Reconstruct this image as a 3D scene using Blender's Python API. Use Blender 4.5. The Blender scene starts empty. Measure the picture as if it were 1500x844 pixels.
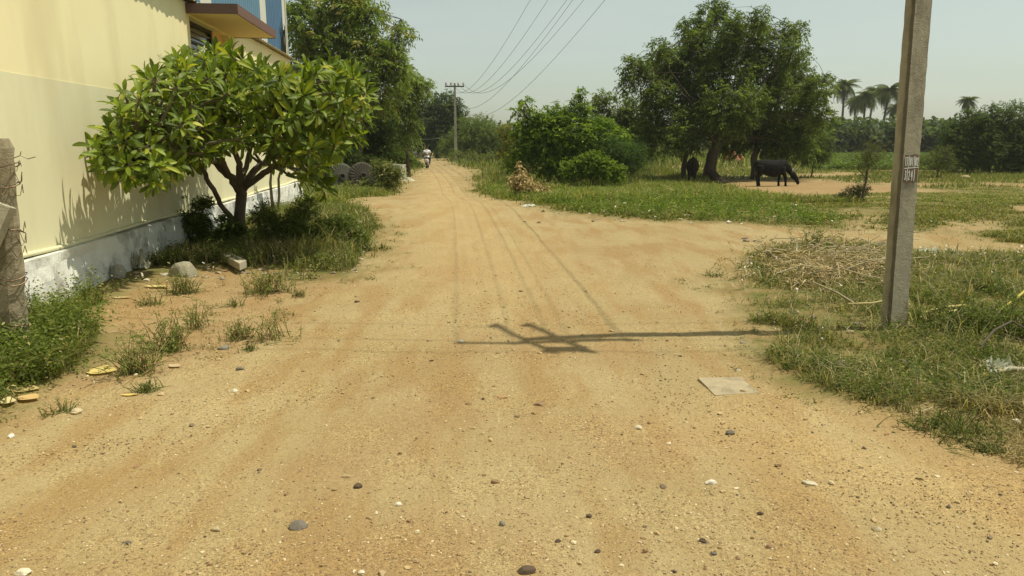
import bpy, math
import numpy as np
from mathutils import Vector, Matrix
rng = np.random.default_rng(7)
SC = bpy.context.scene
COL = SC.collection

# ------------------------------------------------------------------ camera
F = 1080.0; CAMH = 1.65
PITCH = math.atan((422 - 208) / F)
cam = bpy.data.cameras.new('camera'); cam.sensor_width = 36; cam.lens = F / 1500 * 36
cam.clip_start = 0.05; cam.clip_end = 3000
camo = bpy.data.objects.new('camera', cam); COL.objects.link(camo)
camo.location = (0, 0, CAMH); camo.rotation_euler = (math.pi / 2 - PITCH, 0, 0)
SC.camera = camo

# ------------------------------------------------------------------ sun and sky
SUN_EL = math.radians(67.6)
sd = Vector((math.cos(SUN_EL) * 0.998, math.cos(SUN_EL) * 0.058, math.sin(SUN_EL)))
sun = bpy.data.lights.new('sun', 'SUN'); sun.energy = 4.2; sun.angle = math.radians(0.55)
sun.color = (1.0, 0.93, 0.76)
suno = bpy.data.objects.new('sun', sun); COL.objects.link(suno); suno.location = (8, 0, 14)
suno.rotation_euler = sd.to_track_quat('Z', 'Y').to_euler()
world = bpy.data.worlds.new('World'); SC.world = world; world.use_nodes = True
wn = world.node_tree.nodes; wl = world.node_tree.links
bg = wn['Background']; sky = wn.new('ShaderNodeTexSky'); sky.sky_type = 'NISHITA'
sky.sun_disc = False; sky.sun_elevation = SUN_EL; sky.sun_rotation = math.atan2(sd.x, sd.y)
sky.air_density = 1.0; sky.dust_density = 1.2; sky.ozone_density = 1.0
hs = wn.new('ShaderNodeHueSaturation'); hs.inputs['Saturation'].default_value = 0.42
mx = wn.new('ShaderNodeMix'); mx.data_type = 'RGBA'; mx.blend_type = 'MULTIPLY'
mx.inputs['Factor'].default_value = 1.0; mx.inputs['B'].default_value = (0.90, 0.94, 0.80, 1)
wl.new(sky.outputs[0], hs.inputs['Color']); wl.new(hs.outputs[0], mx.inputs['A'])
tcw = wn.new('ShaderNodeTexCoord'); mpw = wn.new('ShaderNodeMapping'); mpw.inputs['Scale'].default_value = (1.2, 1.2, 4.5); wl.new(tcw.outputs['Generated'], mpw.inputs[0])
nz = wn.new('ShaderNodeTexNoise'); nz.inputs['Scale'].default_value = 2.2; nz.inputs['Detail'].default_value = 6; nz.inputs['Roughness'].default_value = .55; wl.new(mpw.outputs[0], nz.inputs['Vector'])
rg = wn.new('ShaderNodeMapRange'); rg.inputs[1].default_value = .45; rg.inputs[2].default_value = .75; rg.inputs[3].default_value = 0; rg.inputs[4].default_value = .16; wl.new(nz.outputs['Fac'], rg.inputs[0])
cl = wn.new('ShaderNodeMix'); cl.data_type = 'RGBA'; cl.inputs['B'].default_value = (6.2, 6.2, 5.6, 1); wl.new(rg.outputs[0], cl.inputs['Factor']); wl.new(mx.outputs['Result'], cl.inputs['A'])
wl.new(cl.outputs['Result'], bg.inputs['Color']); bg.inputs['Strength'].default_value = 0.12
SC.view_settings.view_transform = 'Standard'; SC.view_settings.look = 'None'
SC.view_settings.exposure = 0.14; SC.view_settings.gamma = 1.0
SC.view_settings.use_curve_mapping = False

# ------------------------------------------------------------------ maths helpers
_c, _s = math.cos(PITCH), math.sin(PITCH)
def sstep(a, b, t):
    t = np.clip((t - a) / (b - a), 0, 1); return t * t * (3 - 2 * t)
def gz0(y):
    return -0.45 * sstep(18, 32, y)
def ray(px, py):
    u = (px - 750) / F; v = -(py - 422) / F
    return np.array([u, _c + v * _s, -_s + v * _c])
def at(px, py):                     # photo pixel -> point on the ground
    r = ray(px, py); z = 0.0
    for _ in range(40):
        p = r * ((z - CAMH) / r[2]); z = 0.5 * z + 0.5 * float(gz0(p[1]))
    return np.array([p[0], p[1], p[2] + CAMH])
def atY(px, py, y):                 # photo pixel -> point at distance y
    r = ray(px, py); p = r * (y / r[1]); p[2] += CAMH; return p

def _h(ix, iy, s):
    v = np.sin(ix * 127.1 + iy * 311.7 + s * 74.7) * 43758.5453
    return v - np.floor(v)
def vn(x, y, s=0):
    x = np.asarray(x, float); y = np.asarray(y, float)
    ix = np.floor(x); iy = np.floor(y); fx = x - ix; fy = y - iy
    fx = fx * fx * (3 - 2 * fx); fy = fy * fy * (3 - 2 * fy)
    a = _h(ix, iy, s); b = _h(ix + 1, iy, s); c = _h(ix, iy + 1, s); d = _h(ix + 1, iy + 1, s)
    return (a * (1 - fx) + b * fx) * (1 - fy) + (c * (1 - fx) + d * fx) * fy
def fbm(x, y, s=0, o=3):
    r = 0; a = .5; t = 0
    for k in range(o):
        r = r + a * vn(x * 2 ** k, y * 2 ** k, s + k * 11); t += a; a *= .5
    return r / t
def inpoly(x, y, P):
    x = np.asarray(x, float); y = np.asarray(y, float)
    ins = np.zeros(x.shape, bool); n = len(P)
    for i in range(n):
        x0, y0 = P[i]; x1, y1 = P[(i + 1) % n]
        if y0 == y1: continue
        cnd = ((y0 > y) != (y1 > y)) & (x < (x1 - x0) * (y - y0) / (y1 - y0) + x0)
        ins ^= cnd
    return ins
def pxpoly(pts): return [tuple(at(*p)[:2]) for p in pts]
def nrm(v): return v / np.maximum(np.linalg.norm(v, axis=-1, keepdims=True), 1e-9)
def polydist(x, y, L):
    d = np.full(np.shape(x), 1e9)
    for (x0, y0), (x1, y1) in zip(L, L[1:]):
        dx, dy = x1 - x0, y1 - y0
        t = np.clip(((x - x0) * dx + (y - y0) * dy) / (dx * dx + dy * dy), 0, 1)
        d = np.minimum(d, np.hypot(x - x0 - t * dx, y - y0 - t * dy))
    return d

# ------------------------------------------------------------------ geometry collector
class Geo:
    def __init__(s): s.V = []; s.C = []; s.F = []; s.n = 0
    def add(s, v, f, col=(1, 1, 1)):
        v = np.asarray(v, float).reshape(-1, 3); f = np.asarray(f, int)
        c = np.asarray(col, float)
        if c.ndim == 1: c = np.tile(c, (len(v), 1))
        s.V.append(v); s.C.append(c); s.F.append(f + s.n); s.n += len(v)
    def tube(s, P, R, sides=6, col=(1, 1, 1), cap=True):
        P = np.asarray(P, float); n = len(P); R = np.broadcast_to(np.asarray(R, float), (n,))
        T = np.gradient(P, axis=0); T = nrm(T)
        ref = np.array([0, 0, 1.]) if abs(T[:, 2]).mean() < .85 else np.array([1., 0, 0])
        U = nrm(np.cross(T, ref)); W = np.cross(T, U)
        a = np.arange(sides) * 2 * math.pi / sides
        V = P[:, None] + R[:, None, None] * (np.cos(a)[None, :, None] * U[:, None] + np.sin(a)[None, :, None] * W[:, None])
        V = V.reshape(-1, 3); i = np.arange(n - 1)[:, None] * sides; j = np.arange(sides)[None]
        k = (j + 1) % sides
        f = np.stack([i + j, i + k, i + k + sides, i + j + sides], -1).reshape(-1, 4)
        c = np.asarray(col, float)
        if c.ndim == 2: c = np.repeat(c, sides, 0)
        s.add(V, f, c)
        if cap:
            c0 = c if c.ndim == 1 else c[:sides]; c1 = c if c.ndim == 1 else c[-sides:]
            s.add(V[:sides], [list(range(sides))[::-1]], c0); s.add(V[-sides:], [list(range(sides))], c1)
    def box(s, c, d, col=(1, 1, 1), M=None, bev=0.0):
        dx, dy, dz = [q / 2 for q in d]
        if bev > 0:
            b = min(bev, dx * .9, dy * .9, dz * .9); v = []
            for z, q in ((-dz, b), (-dz + b, 0), (dz - b, 0), (dz, b)):
                X, Y = dx - q, dy - q
                v += [(-X + b, -Y, z), (X - b, -Y, z), (X, -Y + b, z), (X, Y - b, z), (X - b, Y, z), (-X + b, Y, z), (-X, Y - b, z), (-X, -Y + b, z)]
            v = np.array(v); f = []
            for r in range(3):
                for k in range(8): f.append([r * 8 + k, r * 8 + (k + 1) % 8, r * 8 + 8 + (k + 1) % 8, r * 8 + 8 + k])
            if M is not None: v = v @ np.array(M).T
            v = v + np.array(c)
            s.add(v, f, col); s.add(v[:8], [list(range(8))[::-1]], col); s.add(v[24:], [list(range(8))], col); return
        v = np.array([(x, y, z) for x in (-dx, dx) for y in (-dy, dy) for z in (-dz, dz)])
        f = [[0, 1, 3, 2], [4, 6, 7, 5], [0, 4, 5, 1], [2, 3, 7, 6], [0, 2, 6, 4], [1, 5, 7, 3]]
        if M is not None:
            v = v @ np.array(M).T
            if np.linalg.det(np.array(M)) < 0: f = [q[::-1] for q in f]
        s.add(v + np.array(c), f, col)
    def build(s, name, mat, parent=None, smooth=False, origin=None, extra=None):
        V = np.concatenate(s.V); C = np.concatenate(s.C)
        o = np.zeros(3) if origin is None else np.asarray(origin, float)
        if parent is not None and origin is None: o = np.array(parent.matrix_basis.translation) if parent.parent is None else np.array(parent.parent.matrix_basis.translation)
        me = bpy.data.meshes.new(name)
        me.vertices.add(len(V)); me.vertices.foreach_set('co', (V - o).astype(np.float32).ravel())
        li = np.concatenate([f.ravel() for f in s.F]); lt = np.concatenate([np.full(f.shape[0], f.shape[1]) for f in s.F])
        me.loops.add(len(li)); me.loops.foreach_set('vertex_index', li.astype(np.int32))
        me.polygons.add(len(lt)); st = np.concatenate([[0], np.cumsum(lt)[:-1]])
        me.polygons.foreach_set('loop_start', st.astype(np.int32)); me.polygons.foreach_set('loop_total', lt.astype(np.int32))
        me.polygons.foreach_set('use_smooth', np.full(len(lt), smooth))
        a = me.attributes.new('col', 'FLOAT_COLOR', 'POINT')
        a.data.foreach_set('color', np.concatenate([C, np.ones((len(C), 1))], 1).astype(np.float32).ravel())
        me.update(calc_edges=True); me.validate()
        me.materials.append(mat)
        ob = bpy.data.objects.new(name, me); COL.objects.link(ob)
        if parent is not None: ob.parent = parent
        elif origin is not None: ob.location = origin
        return ob

def tag(o, label=None, cat=None, group=None, kind=None):
    if label: o['label'] = label
    if cat: o['category'] = cat
    if group: o['group'] = group
    if kind: o['kind'] = kind
    return o
def thing(name, label, cat, loc=(0, 0, 0), group=None):
    o = bpy.data.objects.new(name, None); COL.objects.link(o); o.location = [float(q) for q in loc]
    o.empty_display_size = .2
    return tag(o, label, cat, group)

# ------------------------------------------------------------------ materials
def nodes(name):
    m = bpy.data.materials.new(name); m.use_nodes = True
    n = m.node_tree.nodes; l = m.node_tree.links
    return m, n, l, n['Principled BSDF']
def mathn(n, l, op, a, b=None, c=None):
    q = n.new('ShaderNodeMath'); q.operation = op
    for i, v in enumerate((a, b, c)):
        if v is None: continue
        if isinstance(v, (int, float)): q.inputs[i].default_value = v
        else: l.new(v, q.inputs[i])
    return q.outputs[0]
def noise(n, l, co, scale, detail=3, rough=.55):
    t = n.new('ShaderNodeTexNoise'); t.inputs['Scale'].default_value = scale; t.inputs['Detail'].default_value = detail
    t.inputs['Roughness'].default_value = rough
    if co is not None: l.new(co, t.inputs['Vector'])
    return t.outputs['Fac']
def ramp(n, l, x, a, b, va=0., vb=1.):
    q = n.new('ShaderNodeMapRange'); q.inputs[1].default_value = a; q.inputs[2].default_value = b
    q.inputs[3].default_value = va; q.inputs[4].default_value = vb; l.new(x, q.inputs[0]); return q.outputs[0]
def mix(n, l, f, a, b, mode='MIX'):
    q = n.new('ShaderNodeMix'); q.data_type = 'RGBA'; q.blend_type = mode
    for k, v in (('Factor', f), ('A', a), ('B', b)):
        i = q.inputs[k]
        if isinstance(v, (int, float)): i.default_value = v
        elif isinstance(v, tuple): i.default_value = (*v, 1) if len(v) == 3 else v
        else: l.new(v, i)
    return q.outputs['Result']
def bump(n, l, p, h, strength, dist):
    b = n.new('ShaderNodeBump'); b.inputs['Strength'].default_value = strength; b.inputs['Distance'].default_value = dist
    l.new(h, b.inputs['Height']); l.new(b.outputs[0], p.inputs['Normal'])
M_WALLS = None
def surf(name, rough=.8, scale=8., amt=.35, bmp=.3, bdist=.01, metal=0., spec=.3, stain=None, stain_scale=2., stain_amt=0., streak=None):
    m, n, l, p = nodes(name)
    a = n.new('ShaderNodeAttribute'); a.attribute_name = 'col'
    tc = n.new('ShaderNodeTexCoord'); co = tc.outputs['Object']
    n1 = noise(n, l, co, scale, 5, .65); n2 = noise(n, l, co, scale * 7, 3)
    v = mathn(n, l, 'MULTIPLY_ADD', n1, amt * 2, 1 - amt)
    v = mathn(n, l, 'MULTIPLY', v, mathn(n, l, 'MULTIPLY_ADD', n2, amt * .8, 1 - amt * .4))
    cc = n.new('ShaderNodeCombineColor')
    for i in range(3): l.new(v, cc.inputs[i])
    base = mix(n, l, 1.0, a.outputs['Color'], cc.outputs[0], 'MULTIPLY')
    if stain:
        sc_ = co
        if streak:
            mp = n.new('ShaderNodeMapping'); mp.inputs['Scale'].default_value = streak; l.new(co, mp.inputs[0]); sc_ = mp.outputs[0]
        sn = ramp(n, l, noise(n, l, sc_, stain_scale, 4, .6), .5, .7)
        base = mix(n, l, mathn(n, l, 'MULTIPLY', sn, stain_amt), base, stain)
    l.new(base, p.inputs['Base Color'])
    p.inputs['Roughness'].default_value = rough; p.inputs['Metallic'].default_value = metal
    p.inputs['Specular IOR Level'].default_value = spec
    if bmp: bump(n, l, p, mathn(n, l, 'ADD', n1, mathn(n, l, 'MULTIPLY', n2, .5)), bmp, bdist)
    return m
def leafmat(name, transl=.3, rough=.5, spec=.3, objvar=0.):
    m, n, l, p = nodes(name)
    a = n.new('ShaderNodeAttribute'); a.attribute_name = 'col'; c = a.outputs['Color']
    if objvar:
        oi = n.new('ShaderNodeObjectInfo'); v = mathn(n, l, 'MULTIPLY_ADD', oi.outputs['Random'], objvar * 2, 1 - objvar)
        cc = n.new('ShaderNodeCombineColor'); [l.new(v, cc.inputs[i]) for i in range(3)]
        c = mix(n, l, 1., c, cc.outputs[0], 'MULTIPLY')
    l.new(c, p.inputs['Base Color']); p.inputs['Roughness'].default_value = rough
    p.inputs['Specular IOR Level'].default_value = spec
    t = n.new('ShaderNodeBsdfTranslucent'); g = mix(n, l, 1., c, (1.5, 1.6, .7), 'MULTIPLY'); l.new(g, t.inputs['Color'])
    ms = n.new('ShaderNodeMixShader'); ms.inputs[0].default_value = transl
    l.new(p.outputs[0], ms.inputs[1]); l.new(t.outputs[0], ms.inputs[2])
    l.new(ms.outputs[0], n['Material Output'].inputs['Surface'])
    return m
M_LEAF = leafmat('foliage', .38, .6, .15)
M_GRASS = leafmat('grass_blades', .3, .6, .15)
M_FRANG = leafmat('frangipani_leaf', .3, .48, .25, .22)
M_BARK = surf('bark', .9, 9, .4, .8, .02)
M_CONC = surf('rough_concrete', .92, 14, .28, .8, .014, stain=(.09, .075, .05), stain_scale=5., stain_amt=.6, streak=(1, 1, .35))
M_STONE = surf('stone', .85, 20, .3, .6, .01)
M_PLAST = surf('plaster_paint', .8, 1.2, .05, .05, .004, spec=.15)
M_WALL = surf('painted_plaster', .85, 1.3, .05, .08, .004, spec=.15, stain=(.45, .37, .2), stain_scale=1.1, stain_amt=.30, streak=(1, 1, .22))
M_LIME = surf('limewash', .9, 5, .14, .6, .02, stain=(.20, .19, .17), stain_scale=3.2, stain_amt=.85)
M_METAL = surf('painted_sheet', .45, 1.5, .12, .08, .01, spec=.4)
M_DARK = surf('dark_metal', .5, 6, .25, .15, .005, metal=.5)
M_WIRE = surf('wire', .5, 4, .1, 0, metal=.6)
M_HIDE = surf('hide', .8, 6, .25, .2, .01, spec=.1)
M_CLOTH = surf('cloth', .85, 12, .12, .3, .01)
M_GLOSS = surf('vehicle_paint', .3, 3, .08, 0, spec=.5)
M_PLASTIC = leafmat('plastic_film', .25, .4, .4)
M_DRY = leafmat('dry_leaf', .15, .75, .1)
M_TYRE = surf('weathered_rim', .85, 10, .35, .5, .01)
M_GLASS, n, l, p = nodes('dark_window_glass'); p.inputs['Base Color'].default_value = (.03, .035, .03, 1); p.inputs['Roughness'].default_value = .15

def groundmat(name):
    m, n, l, p = nodes(name)
    g = n.new('ShaderNodeNewGeometry'); co = g.outputs['Position']
    def att(k):
        a = n.new('ShaderNodeAttribute'); a.attribute_name = k; return a.outputs['Fac']
    veg, red, trk_shade, wet = att('veg'), att('red'), att('track_shade'), att('dust')
    nl = noise(n, l, co, .55, 4, .6); nm = noise(n, l, co, 3.2, 4, .6); nf = noise(n, l, co, 26, 3, .7)
    nx = noise(n, l, co, 110, 2, .7)
    # stretched streaks, dragged along by wheels
    mp = n.new('ShaderNodeMapping'); mp.inputs['Scale'].default_value = (1., .25, 1.); mp.inputs['Rotation'].default_value = (0, 0, .6); l.new(co, mp.inputs[0])
    ns = noise(n, l, mp.outputs[0], 2.2, 4, .6)
    tan = mix(n, l, ramp(n, l, nl, .35, .65), (.328, .252, .122), (.375, .300, .158))
    f1 = mathn(n, l, 'MULTIPLY', ramp(n, l, ns, .46, .60), .8)
    base = mix(n, l, f1, tan, (.30, .20, .085))
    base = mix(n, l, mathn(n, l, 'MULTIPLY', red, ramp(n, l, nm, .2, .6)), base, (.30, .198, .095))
    base = mix(n, l, mathn(n, l, 'MULTIPLY', wet, .8), base, (.47, .345, .165))
    base = mix(n, l, mathn(n, l, 'MULTIPLY', ramp(n, l, nf, .5, .72), .35), base, (.24, .155, .065))
    vo = n.new('ShaderNodeTexVoronoi'); vo.inputs['Scale'].default_value = 46; vo.inputs['Randomness'].default_value = 1; l.new(co, vo.inputs['Vector'])
    sp = n.new('ShaderNodeSeparateColor'); l.new(vo.outputs['Color'], sp.inputs[0])
    pm = ramp(n, l, noise(n, l, co, 1.4, 3, .6), .42, .62); dot = mathn(n, l, 'MULTIPLY', mathn(n, l, 'MULTIPLY', ramp(n, l, vo.outputs['Distance'], .28, .16), ramp(n, l, sp.outputs[0], .62, .7)), mathn(n, l, 'MULTIPLY_ADD', pm, .8, .15))
    peb = mix(n, l, ramp(n, l, sp.outputs[1], .45, .55), (.17, .12, .07), (.56, .42, .23))
    base = mix(n, l, mathn(n, l, 'MULTIPLY', dot, .8), base, peb)
    vo2 = n.new('ShaderNodeTexVoronoi'); vo2.inputs['Scale'].default_value = 130; l.new(co, vo2.inputs['Vector'])
    sp2 = n.new('ShaderNodeSeparateColor'); l.new(vo2.outputs['Color'], sp2.inputs[0])
    gr = mix(n, l, ramp(n, l, sp2.outputs[0], .1, .9), (.68, .64, .58), (1.34, 1.32, 1.27))
    base = mix(n, l, mathn(n, l, 'MULTIPLY_ADD', pm, .6, .25), base, gr, 'MULTIPLY')
    base = mix(n, l, mathn(n, l, 'MULTIPLY', trk_shade, .3), base, (.26, .18, .085))  # darkens wheel ruts and the painted wire shadows alike
    vs = mix(n, l, ramp(n, l, nm, .4, .6), (.20, .150, .058), (.115, .125, .032))
    base = mix(n, l, mathn(n, l, 'MULTIPLY', veg, .9), base, vs)
    l.new(base, p.inputs['Base Color']); p.inputs['Roughness'].default_value = .95; p.inputs['Specular IOR Level'].default_value = .12
    h = mathn(n, l, 'ADD', mathn(n, l, 'MULTIPLY', nm, 1.2), mathn(n, l, 'MULTIPLY', nf, .5))
    h = mathn(n, l, 'ADD', h, mathn(n, l, 'MULTIPLY', nx, .22)); h = mathn(n, l, 'ADD', h, mathn(n, l, 'MULTIPLY', dot, .35))
    bump(n, l, p, h, 1., .026)
    return m
M_GROUND = groundmat('dry_sandy_soil')

# ------------------------------------------------------------------ ground layout (soil, road, paths)
ROAD = pxpoly([(0, 640), (150, 590), (330, 522), (420, 462), (470, 430), (540, 398), (556, 350), (560, 325), (535, 305), (560, 290), (584, 276), (588, 262), (602, 252),
               (618, 245), (598, 240), (600, 236), (632, 229), (628, 222), (640, 221), (652, 231), (668, 242), (703, 250), (696, 262), (699, 278), (745, 293), (790, 304), (850, 316), (900, 321), (1000, 326),
               (1100, 330), (1190, 336), (1250, 338), (1285, 342), (1330, 341), (1400, 348), (1500, 356), (1650, 372), (1650, 384), (1500, 368), (1340, 374), (1225, 348), (1180, 356), (1110, 372),
               (1060, 398), (1050, 440), (1085, 470), (1120, 490), (1125, 535), (1180, 565), (1240, 590), (1330, 612), (1420, 660), (1500, 690)]) + [(4.2, 2.6), (9, -6), (-9, -6), (-4.5, 2.8)]
VERGE = pxpoly([(-150, 680), (0, 645), (30, 612), (90, 585), (130, 540), (150, 500), (180, 455), (200, 415), (330, 392), (440, 414), (545, 404), (480, 440), (330, 526), (150, 595), (0, 650)])
COWP = pxpoly([(1040, 262), (1100, 264), (1180, 262), (1270, 270), (1320, 280), (1240, 286), (1180, 284), (1200, 296), (1160, 293), (1100, 279)])
PATH1 = pxpoly([(1205, 236), (1250, 239), (1330, 246), (1332, 242), (1250, 235), (1205, 233)])
PATH2 = pxpoly([(1222, 308), (1256, 309), (1290, 322), (1282, 342), (1236, 340), (1262, 326), (1250, 316)])
BARE3 = pxpoly([(1390, 330), (1440, 322), (1460, 336), (1420, 350), (1370, 350)])
BARE4 = pxpoly([(1290, 600), (1500, 600), (1500, 660), (1380, 640)])
BARE5 = pxpoly([(540, 308), (500, 300), (520, 290), (560, 288)])
TRACK_SHADE_PX = [[(668, 520), (660, 420), (660, 340), (654, 290), (644, 255)], [(716, 500), (706, 420), (690, 340), (672, 285), (652, 255)], [(690, 480), (680, 420), (676, 340), (664, 285)],  # tyre tracks, and overhead wire shadows painted in as dark lines
          [(770, 470), (748, 400), (722, 330), (688, 280), (664, 255)], [(838, 470), (790, 400), (752, 345), (712, 290), (676, 258)], [(860, 470), (800, 395), (765, 345), (725, 295)],
          [(-100, 700), (250, 640), (520, 560), (760, 480)], [(1500, 780), (1200, 700), (1000, 600), (940, 500)]]
TRACK_SHADE_W = [[tuple(at(*q)[:2]) for q in t] for t in TRACK_SHADE_PX]
def masks(x, y):
    veg = np.zeros(x.shape); red = np.zeros(x.shape)
    for k in range(7):
        r = (.055 + .008 * np.abs(y)); jx = (fbm(x * 3, y * 3, 31 + k, 3) - .5) * r * 9 + (vn(x * 14, y * 14, 60 + k) - .5) * r * 4
        jy = (fbm(x * 3, y * 3, 51 + k, 3) - .5) * r * 9
        q = .9 * (1 - sstep(18, 30, y)); jx = jx + (fbm(x * 1.05, y * 1.05, 131, 2) - .5) * q; jy = jy + (fbm(x * 1.05, y * 1.05, 151, 2) - .5) * q
        X, Y = x + jx, y + jy
        b = inpoly(X, Y, ROAD); vg = inpoly(X, Y, VERGE) & ~b; cw = inpoly(X, Y, COWP); ot = inpoly(X, Y, PATH1) | inpoly(X, Y, PATH2) | inpoly(X, Y, BARE3) | inpoly(X, Y, BARE5)
        b4 = inpoly(X, Y, BARE4)
        fld = (fbm(X * .35, Y * .35, 9, 3) > .64) & (Y > 12) & (X > 7)
        veg += ~(b | vg | cw | ot | fld | b4); red += (vg | cw | b4) * .75 + fld * .5
    return veg / 7, np.clip(red / 7, 0, 1)
def isroad(x, y):
    r = .03 + .008 * np.abs(y)
    return inpoly(x + (fbm(x * 3, y * 3, 31, 3) - .5) * r * 9, y + (fbm(x * 3, y * 3, 51, 3) - .5) * r * 9, ROAD)
def gz(x, y):
    x = np.asarray(x, float); y = np.asarray(y, float)
    z = gz0(y) + (fbm(x * .5, y * .5, 3, 2) - .5) * .05 * sstep(2, 6, y)
    return z
def gzv(p): return float(gz(p[0], p[1]))
def G(px, py):
    p = at(px, py); p[2] = gzv(p); return p

def axis(a, b, s0, k):
    o = [0.]
    while o[-1] < b: o.append(o[-1] + max(s0, k * o[-1]))
    q = [0.]
    while q[-1] > a: q.append(q[-1] - max(s0, k * abs(q[-1])))
    return np.array(q[::-1][:-1] + o)
def build_ground():
    xs = axis(-900, 900, .055, .024); ys = axis(-7, 1200, .055, .02)
    X, Y = np.meshgrid(xs, ys); sh = X.shape
    x, y = X.ravel(), Y.ravel()
    veg, red = masks(x, y)
    tr = np.zeros(x.shape)
    for t in TRACK_SHADE_W[:6]: tr = np.maximum(tr, np.exp(-(polydist(x, y, t) / .05) ** 2) * (.15 + .5 * vn(x * 2, y * .7, 5)))
    for t in TRACK_SHADE_W[6:]: tr = np.maximum(tr, .25 * np.exp(-(polydist(x, y, t) / .14) ** 2))
    dx = [tuple(at(*q)[:2]) for q in ((900, 700), (760, 480), (690, 330), (640, 255))]
    dust = np.exp(-(polydist(x, y, dx) / 1.2) ** 2) * sstep(5, 10, y) * .6 + .5 * np.exp(-(polydist(x, y, [tuple(at(*q)[:2]) for q in ((1080, 620), (1300, 690), (1500, 760))]) / .6) ** 2)
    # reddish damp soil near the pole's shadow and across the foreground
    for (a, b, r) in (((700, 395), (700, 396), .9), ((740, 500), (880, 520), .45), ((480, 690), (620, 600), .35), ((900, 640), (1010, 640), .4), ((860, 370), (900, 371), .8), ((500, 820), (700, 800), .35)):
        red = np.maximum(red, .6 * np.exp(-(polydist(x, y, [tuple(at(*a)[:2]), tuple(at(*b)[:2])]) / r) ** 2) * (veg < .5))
    z = gz(x, y)
    rough = (fbm(x * 1.3, y * 1.3, 17, 3) - .5) * .05 + (fbm(x * 6, y * 6, 27, 2) - .5) * .014
    z = z + rough * np.where(y < 60, 1, 0) - tr * .018 + veg * .03 * (y < 60)
    V = np.stack([x, y, z], 1)
    nx, ny = len(xs), len(ys)
    i = (np.arange(ny - 1)[:, None] * nx + np.arange(nx - 1)[None]).ravel()
    f = np.stack([i, i + 1, i + nx + 1, i + nx], 1)
    cx = x[f].mean(1); cy = y[f].mean(1); rd = isroad(cx, cy)
    pth = inpoly(cx, cy, PATH1) | inpoly(cx, cy, PATH2)
    for nm, sel in (('ground', ~rd & ~pth), ('dirt_road', rd), ('dirt_path', pth & ~rd)):
        g = Geo(); ff = f[sel]; u, inv = np.unique(ff, return_inverse=True)
        g.add(V[u], inv.reshape(-1, 4), (.5, .5, .5)); o = g.build(nm, M_GROUND, smooth=True)
        tag(o, kind='structure')
        for k, a in (('veg', veg), ('red', red), ('track_shade', tr), ('dust', dust)):
            at_ = o.data.attributes.new(k, 'FLOAT', 'POINT'); at_.data.foreach_set('value', a[u].astype(np.float32))
build_ground()

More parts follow.
